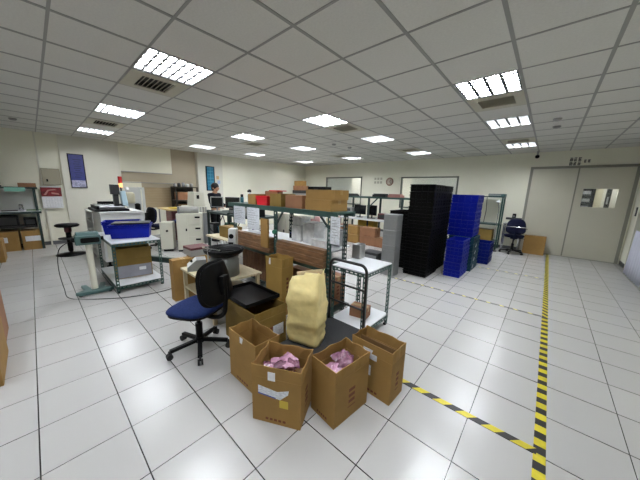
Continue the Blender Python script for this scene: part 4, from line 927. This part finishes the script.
B().m(BLACKP).box(-.03, .1, 1.05, .05, .4, 1.2).build('motor_block', t)
b = B().m(DARKG); b.box(.5, .28, 1.09, .6, .36, 1.36); b.box(.48, .25, 1.36, .62, .38, 1.55); b.build('arm_post', t, bevel=.006)
B().m(mat('pale_blue_plastic', 'A9C2CC', .4)).prism([(.40, 1.15), (.50, 1.12), (.47, 1.44), (.39, 1.42)], 'x', .5, .64).build('arm_head', t, bevel=.012)
B().m(BLACKP).cyl((.55, .42, 1.4), (.55, .42, 1.50), .012).build('tower_base', t)
B().m(mat('amber_lens', 'E8B070', .3, emit=.8)).cyl((.55, .42, 1.50), (.55, .42, 1.58), .034).build('amber_lamp', t)
B().m(mat('red_lens', 'A01818', .3)).cyl((.55, .42, 1.58), (.55, .42, 1.71), .034).build('red_lamp', t)
t = thing('white_shelf', 'white open shelf unit with slanted compartments left of the large white machine', 'shelf', (-5.35, .92, 0))
b = B().m(WHITEM); b.box(0, 0, 0, .03, .45, .98).box(.87, 0, 0, .9, .45, .98).box(0, .43, 0, .9, .45, .98).box(0, 0, .95, .9, .45, .98); b.build('carcass', t)
for k in range(4): B().m(WHITEM).add([(.03, .0, .05+.24*k), (.87, .0, .05+.24*k), (.87, .43, .1+.24*k), (.03, .43, .1+.24*k)], [(0, 1, 2, 3)]).build if 0 else None
for k in range(4):
    b = B().m(WHITEM); b.prism([(0, .04+.24*k), (.43, .08+.24*k), (.43, .095+.24*k), (0, .055+.24*k)], 'x', .03, .87); b.build('shelf_board', t)
    if k < 4: B().m(DARKG).box(.1, .12, .10+.24*k, .8, .4, .2+.24*k).build('stored_parts', t)
clutter('paper_stack', 'white angled paper holder on top of the white shelf unit', 'holder', (-5.0, 1.1, .98), [('holder', WHITEM, lambda b: b.prism([(-.15, 0), (.2, 0), (.2, .12), (.1, .12)], 'x', -.2, .25)), ('cover', PAPER, lambda b: b.box(-.18, .05, .12, .22, .2, .13))])
# upright machine behind (white frame + beige tank)
t = thing('dispensing_machine', 'white upright dispensing machine with beige tank behind the conveyor', 'machine', (-5.35, 1.66, 0))
b = B().m(WHITEM); b.box(0, 0, 0, .5, .34, .9); b.box(0, .05, .9, .1, .36, 1.5); b.build('cabinet', t, bevel=.008)
b = B().m(WHITEM); b.bar((.05, .10, 1.48), (.5, .02, 1.42), .04).bar((.45, .33, .9), (.45, .33, 1.5), .05).bar((.05, .33, 1.48), (.47, .33, 1.48), .05); b.build('arm', t)
B().m(BEIGE).lathe([(.08, 1.12), (.1, 1.14), (.1, 1.34), (.07, 1.38), (.03, 1.39)], (.4, .06, 0)).build('tank', t)
B().m(BLACKP).lathe([(.02, .9), (.06, .96), (.06, 1.1), (.02, 1.12)], (.4, .2, 0)).build('dispenser', t)
# tan desk with maroon drawers
t = thing('tan_desk', 'tan-topped desk with dark maroon side behind the dark office chair', 'desk', (-6.2, 2.62, 0)); B().m(mat('tan_top', 'BFA776', .5)).box(0, 0, .88, 1.1, .55, .92).build('desktop', t)
q = B().m(MAROON).box(.6, .05, .05, 1.05, .5, .88).build('drawer_block', t)
for k in range(3): B().m(mat('maroon_drawer', '4A1E20', .5)).box(1.05, .07, .1+.26*k, 1.06, .48, .32+.26*k).build('drawer', t)
for y in (.03, .5): B().m(GREYM).box(.02, y, 0, .05, y+.03, .88).build('leg', t)
tag(B().m(YEL).box(-.2, -.12, 0, .2, .12, .03).build('yellow_folder'), 'yellow folder lying on the tan desk', 'folder').location = (-5.5, 2.9, .92)
t = thing('blue_stool', 'small stool with blue cushion in front of the tan desk', 'stool', (-4.78, 2.72, 0)); B().m(BLUEF).lathe([(.0001, .60), (.17, .6), (.18, .63), (.16, .66), (.0001, .665)]).build('seat', t); B().m(GREYM).lathe([(.15, 0), (.14, .02), (.025, .05), (.025, .6)]).build('column', t)
# dark shelf at the recess
t = thing('dark_shelf', 'dark open shelf unit in the wall recess holding a brown box', 'shelf', (XL, 3.22, 0)); D_ = mat('dark_bronze_steel', '3A352D', .5)
for y in (0, .66):
    for x in (.0, .4): B().m(D_).box(x, y, 0, x+.04, y+.04, 1.55).build('post', t)
for z in (.2, .65, 1.1, 1.52): B().m(D_).box(0, 0, z, .44, .7, z+.03).build('shelf', t)
B().m(D_).box(0, 0.04, .2, .01, .66, 1.52).build('back_panel', t)
closed('brown box on the upper level of the dark shelf unit', (XL+.22, 3.55, 1.13), PI/2, .5, .3, .25, CARDD, None)
closed('dark box on the middle level of the dark shelf unit', (XL+.22, 3.55, .68), PI/2, .5, .3, .3, CARDI, None)
for k in range(5): tag(B().m([GREYP, DARKG, GREYM, WHITEM, GREYP][k]).lathe([(.05, 0), (.05, .08+.02*(k % 3)), (.03, .1+.02*(k % 3))]).build('jar'), 'grey jar on top of the dark shelf unit, %s from the left' % ('first', 'second', 'third', 'fourth', 'fifth')[k], 'jar', 'jars on the dark shelf unit').location = (XL+.22, 3.28+.13*k, 1.55)
# white drawer cabinet machine
t = thing('drawer_cabinet', 'cream drawer cabinet with black handles and a grey roller on top, left of the feeder', 'cabinet', (-4.25, 2.45, 0), 0)
t.location = (-3.78, 2.6, 0); t.rotation_euler = (0, 0, 1.1)
B().m(CREAM).box(-.28, 0, .04, .28, .36, .92).build('body', t, bevel=.006)
for k in range(3):
    d = B().m(CREAM).box(-.02, -.01, .12+.27*k, .27, 0, .36+.27*k).build('drawer', t); B().m(BLACKP).box(.12, -.025, .27+.27*k, .23, -.01, .31+.27*k).build('handle', d)
B().m(CREAM).box(-.27, -.01, .12, -.04, 0, .9).build('door', t); B().m(BLACKP).box(-.09, -.022, .5, -.06, -.01, .56).build('latch', t)
for x in (-.22, .2): B().m(BLACKP).box(x-.05, 0, 0, x+.05, .1, .04).build('foot', t)
b = B().m(GREYP); b.cyl((-.2, .15, 1.0), (.2, .15, 1.0), .08, n=20); b.build('roller', t); B().m(GREYM).box(-.25, .05, .92, -.2, .3, 1.08).build('bracket', t)
t = thing('cream_side_unit', 'cream low unit with a black knob left of the drawer cabinet', 'cabinet', (-4.1, 2.2, 0), 1.1); B().m(CREAM).box(-.15, 0, .05, .12, .35, .7).build('body', t, bevel=.006); B().m(BLACKP).cyl((0, 0, .5), (0, -.03, .5), .025).build('knob', t); B().m(BLACKP).box(-.1, 0, 0, .1, .1, .05).build('foot', t)
# printer-like machine behind
t = thing('table_machine', 'white-grey table machine with tall hood beside the standing person', 'machine', (-4.75, 3.12, 0)); B().m(GREYM).box(-.3, -.25, 0, .3, .3, .85).build('stand', t); B().m(CREAM).box(-.28, -.24, .85, .3, .28, 1.04).build('lower_case', t, bevel=.01)
B().m(CREAM).prism([(-.12, 1.04), (.2, 1.04), (.18, 1.42), (-.08, 1.42)], 'x', -.15, .28).build('hood', t, bevel=.01); B().m(BLACKP).box(.28, -.03, 1.24, .285, .04, 1.34).build('window', t)
b = B().m(GREYP)
for k in range(6): b.box(.301, -.18+.07*k, .88, .31, -.14+.07*k, 1.02)
b.build('grille', t)
# workbench in the middle distance
t = thing('steel_bench', 'dark cluttered steel bench between the drawer cabinet and the rack', 'bench', (-3.75, 3.02, 0))
for x in (0, 1.0, 1.95):
    for y in (0, .6): B().m(GREEND).box(x, y, 0, x+.045, y+.045, 1.0).build('post', t)
B().m(GREEND).box(0, 0, .93, 2.0, .65, .97).build('bench_top', t); B().m(GREEND).box(0, 0, .35, 2.0, .65, .38).build('shelf', t)
monitor('grey monitor on the dark bench, left of the person', (-3.55, 3.2, .97), .9, .3, .26, GREYP); monitor('dark grey monitor on the dark bench, right of the person', (-3.15, 3.4, .97), .8, .34, .26, DARKG)
for k, (x, w_, h_, m_, L_) in enumerate([(-2.7, .3, .12, DARKG, 'dark instrument on the dark bench next to the monitors'), (-2.3, .25, .2, GREYP, 'grey instrument on the dark bench nearer the rack'), (-1.93, .25, .16, BLACKP, 'black instrument at the right end of the dark bench')]):
    clutter('instrument_box', L_, 'instrument', (x, 3.25, .97), [('body', m_, lambda b, w_=w_, h_=h_: b.box(-w_/2, -.12, 0, w_/2, .12, h_)), ('panel', GREYM, lambda b, w_=w_, h_=h_: b.box(-w_/2+.02, -.124, .02, w_/2-.06, -.12, h_-.03)), ('knob', CHROME, lambda b, w_=w_, h_=h_: b.cyl((w_/2-.03, -.12, h_/2), (w_/2-.03, -.14, h_/2), .012))])
tote('blue tote on the lower shelf of the dark bench', (-2.4, 3.25, .38), 0, .6, .34, .2, BLUEC, group=None)
tote('teal tote on the lower shelf of the dark bench', (-3.1, 3.25, .38), 0, .45, .34, .25, mat('bright_teal_plastic', '2B6E86', .4), group=None)
for k in range(3): tag(B().m([mat('green_reel', '2C5A3C', .5), BLACKP, mat('green_reel2', '3A6A50', .5)][k]).lathe([(.02, 0), (.11, 0), (.11, .03), (.02, .03)]).build('cable_reel'), ('dark green reel on the bench shelf beside the drawer cabinet', 'black reel on the bench shelf', 'pale green reel on the bench shelf')[k], 'reel').location = (-3.1+.01*k, 3.25, .632+.032*k)
# table between (blue sheets and cardboard) in front of the bench
t = thing('packing_table', 'low packing table with brown slatted box front behind the feeder', 'table', (-2.35, 2.35, 0)); B().m(WOOD).box(0, 0, .6, .8, .6, .63).build('tabletop', t)
for x in (.02, .74):
    for y in (.02, .54): B().m(GREEND).box(x, y, 0, x+.04, y+.04, .6).build('leg', t)
closed('brown carton on the low packing table', (-1.85, 2.6, .63), 0, .4, .25, .2, CARD2, None); tag(B().m(mat('blue_film', '4A86A8', .3, var=.3, scale=8)).box(-.2, -.12, 0, .2, .12, .09).build('blue_sheets', None, bevel=.02), 'pale blue film bundle on the low packing table', 'film').location = (-2.1, 2.82, .63)
tag(B().m(mat('blue_film2', '7FB0C8', .3, var=.3, scale=8)).box(-.22, -.1, 0, .22, .1, .12).build('blue_sheets', None, bevel=.02), 'lighter blue film roll at the back of the low packing table', 'film').location = (-2.0, 2.5, .0)
# white drawer cabinets behind the rack
t = thing('drawer_cabinet', 'cream drawer cabinet seen through the rack, with dark handles', 'cabinet', (-1.67, 3.85, 0)); B().m(CREAM).box(-.35, 0, .04, .35, .5, 1.02).build('body', t, bevel=.006)
for k in range(4):
    d = B().m(CREAM).box(-.02, -.012, .1+.22*k, .33, 0, .3+.22*k).build('drawer', t); B().m(BLACKP).box(.1, -.024, .22+.22*k, .22, -.012, .25+.22*k).build('handle', d)
B().m(CREAM).box(-.33, -.012, .1, -.04, 0, .98).build('door', t); B().m(DARKG).box(-.1, -.022, .55, -.07, -.012, .66).build('latch', t)
for x in (-.3, .3): B().m(BLACKP).box(x-.03, .02, 0, x+.03, .08, .04).build('foot', t)
t = thing('supply_cart', 'grey cart with pink and white packages seen through the rack', 'cart', (-1.15, 4.42, 0)); B().m(GREYM).box(-.35, 0, .75, .35, .45, .78).build('top', t); B().m(GREYM).box(-.35, 0, .2, .35, .45, .23).build('shelf', t)
for x in (-.33, .31):
    for y in (.01, .42): B().m(GREYM).box(x, y, 0, x+.02, y+.02, .75).build('leg', t)
for k in range(4): tag(B().m([mat('pale_pink_pack', 'C49A98', .6), WHITEM, BEIGE, CARDD][k]).box(-.07, -.08, 0, .07, .08, .16+.05*(k % 2)).build('package', None, bevel=.008), ('pink package on the grey cart', 'white package on the grey cart', 'beige package on the grey cart', 'brown package on the grey cart')[k], 'package').location = (-1.41+.17*k, 4.64, .78)
# ---------------------------------------------------------------- the person
def skinned(name, pts, edges, radii, m, parent, sub=1):
    me = bpy.data.meshes.new(name); me.from_pydata(pts, edges, []); o = bpy.data.objects.new(name, me); COL.objects.link(o); o.parent = parent
    sk = o.modifiers.new('skin', 'SKIN'); sk.use_smooth_shade = True
    for i, r in enumerate(radii):
        v = me.skin_vertices[0].data[i]; v.radius = (r, r) if isinstance(r, (int, float)) else r; v.use_root = (i == 0)
    su = o.modifiers.new('sub', 'SUBSURF'); su.levels = sub; su.render_levels = sub; me.materials.append(m); return o
def person():
    """faces local +y"""
    t = thing('person', 'person in dark clothes with short black hair standing at the bench, looking down', 'person', (-4.62, 3.66, 0), math.radians(-62))
    P_ = [(0, 0, .92), (0, .01, 1.08), (0, .02, 1.24), (0, .0, 1.36), (0, .02, 1.43), (0, .05, 1.50), (0, .07, 1.57),
          (.16, .0, 1.34), (.2, .04, 1.10), (.17, .24, 1.02), (.15, .31, 1.01), (-.16, .0, 1.34), (-.2, .04, 1.10), (-.17, .24, 1.02), (-.15, .31, 1.01),
          (.09, 0, .84), (.1, .01, .48), (.1, -.02, .09), (.1, .1, .04), (-.09, 0, .84), (-.1, .01, .48), (-.1, -.02, .09), (-.1, .1, .04)]
    E_ = [(0, 1), (1, 2), (2, 3), (3, 4), (4, 5), (5, 6), (3, 7), (7, 8), (8, 9), (9, 10), (3, 11), (11, 12), (12, 13), (13, 14), (0, 15), (15, 16), (16, 17), (17, 18), (0, 19), (19, 20), (20, 21), (21, 22)]
    R_ = [(.13, .1), (.12, .09), (.13, .1), (.07, .07), .05, .075, .07, .045, .038, .032, .026, .05, .042, .032, .026, .085, .06, .04, .035, .085, .06, .04, .035]
    skinned('body', P_, E_, R_, SKIN, t, 2)
    Pc = P_[:4]+P_[7:10]+P_[11:14]; skinned('shirt', [Pc[0], Pc[1], Pc[2], Pc[3], Pc[4], Pc[5], Pc[6], Pc[7], Pc[8], Pc[9]], [(0, 1), (1, 2), (2, 3), (3, 4), (4, 5), (5, 6), (3, 7), (7, 8), (8, 9)], [(.175, .13), (.165, .125), (.19, .14), (.15, .115), .095, .068, .052, .095, .068, .052], NAVYC, t, 2)
    skinned('trousers', [(0, 0, .95), P_[15], P_[16], P_[17], P_[19], P_[20], P_[21]], [(0, 1), (1, 2), (2, 3), (0, 4), (4, 5), (5, 6)], [(.15, .12), .1, .075, .055, .1, .075, .055], BLACKF, t, 2)
    b = B().m(HAIR); b.ball((0, .03, 1.59), (.10, .112, .105), 20); b.ball((0, -.0, 1.53), (.088, .075, .10), 16); b.build('hair', t)
    b = B().m(SKIN); b.ball((0, .09, 1.53), (.06, .06, .08), 16); b.ball((0, .155, 1.53), (.012, .018, .018), 8); b.ball((.085, .03, 1.53), (.012, .02, .03), 8); b.ball((-.085, .03, 1.53), (.012, .02, .03), 8); b.build('face', t)
    b = B().m(HAIR)
    for x in (-.025, .025): b.ball((x, .142, 1.55), (.012, .008, .006), 8)
    b.build('eyes', t); B().m(MAROON).ball((0, .145, 1.495), (.02, .008, .005), 8).build('mouth', t)
    for s_ in (-1, 1):
        hx = s_*.15
        for k in range(4):
            l = (.06, .07, .075, .065)[k]; x = hx+(k-1.5)*.018
            skinned('finger', [(x, .32, 1.0), (x, .32+l*.6, .995), (x, .32+l, .975)], [(0, 1), (1, 2)], [.009, .008, .007], SKIN, t, 1)
        skinned('thumb', [(hx-s_*.03, .315, 1.0), (hx-s_*.055, .35, .99), (hx-s_*.05, .375, .98)], [(0, 1), (1, 2)], [.01, .009, .008], SKIN, t, 1)
    for s_ in (-1, 1): B().m(RUBBER).slab((s_*.1, .04, .04), (.09, .25, .07), .04).build('shoe', t, bevel=.015)
person()

# ---------------------------------------------------------------- clutter round the dark bench and the feeder
for k, (x, y, z, h_, m_, L_) in enumerate([(-3.65, 3.1, .382, .3, DARKG, 'dark power unit on the bench shelf at its left end'), (-3.3, 3.52, .97, .22, GREYP, 'grey instrument behind the monitors on the dark bench'), (-2.45, 3.5, .97, .3, DARKG, 'tall dark instrument at the back of the dark bench')]):
    clutter('instrument_box', L_, 'instrument', (x+.05, y+.05, z), [('body', m_, lambda b, h_=h_: b.box(-.11, -.09, 0, .11, .09, h_)), ('panel', GREYM, lambda b, h_=h_: b.box(-.09, -.094, .03, .07, -.09, h_-.04)), ('knob', CHROME, lambda b, h_=h_: b.cyl((.09, -.09, h_*.5), (.09, -.11, h_*.5), .01))])
for k, (pts, L_) in enumerate([([(-3.7, 3.0, .92), (-3.6, 2.99, .6), (-3.3, 2.99, .5), (-3.0, 2.99, .8), (-2.9, 3.0, .93)], 'black cable drooping in front of the dark bench, left one'), ([(-2.9, 3.0, .92), (-2.6, 2.98, .55), (-2.3, 2.98, .7), (-2.1, 3.0, .93)], 'black cable drooping in front of the dark bench, right one')]):
    tag(B().m(RUBBER).tube(smooth(pts), .009, 6).build('power_cable'), L_, 'cable')
t = thing('bottle_rack', 'small chrome rod frame with vials left of the feeder bowl', 'frame', (-.72, 1.88, .5), .4)
for x in (-.08, .08):
    for y in (-.05, .05): B().m(CHROME).cyl((x, y, 0), (x, y, .26), .006, n=8).build('rod', t)
B().m(GREYM).box(-.1, -.07, .25, .1, .07, .262).build('plate', t)
for x in (-.05, 0, .05): B().m(WHITEM).cyl((x, 0, .262), (x, 0, .31), .014, n=10).build('vial', t)
t = thing('safety_rail', 'dark green steel trolley rail standing behind the tote table', 'rail', (-2.75, 1.75, 0), .5)
B().m(GREEND).bar((-.5, 0, .14), (.6, 0, .14), .06, .1).build('rail', t)
for x in (-.45, .55): B().m(GREEND).box(x-.02, -.02, 0, x+.02, .02, .1).build('foot', t)
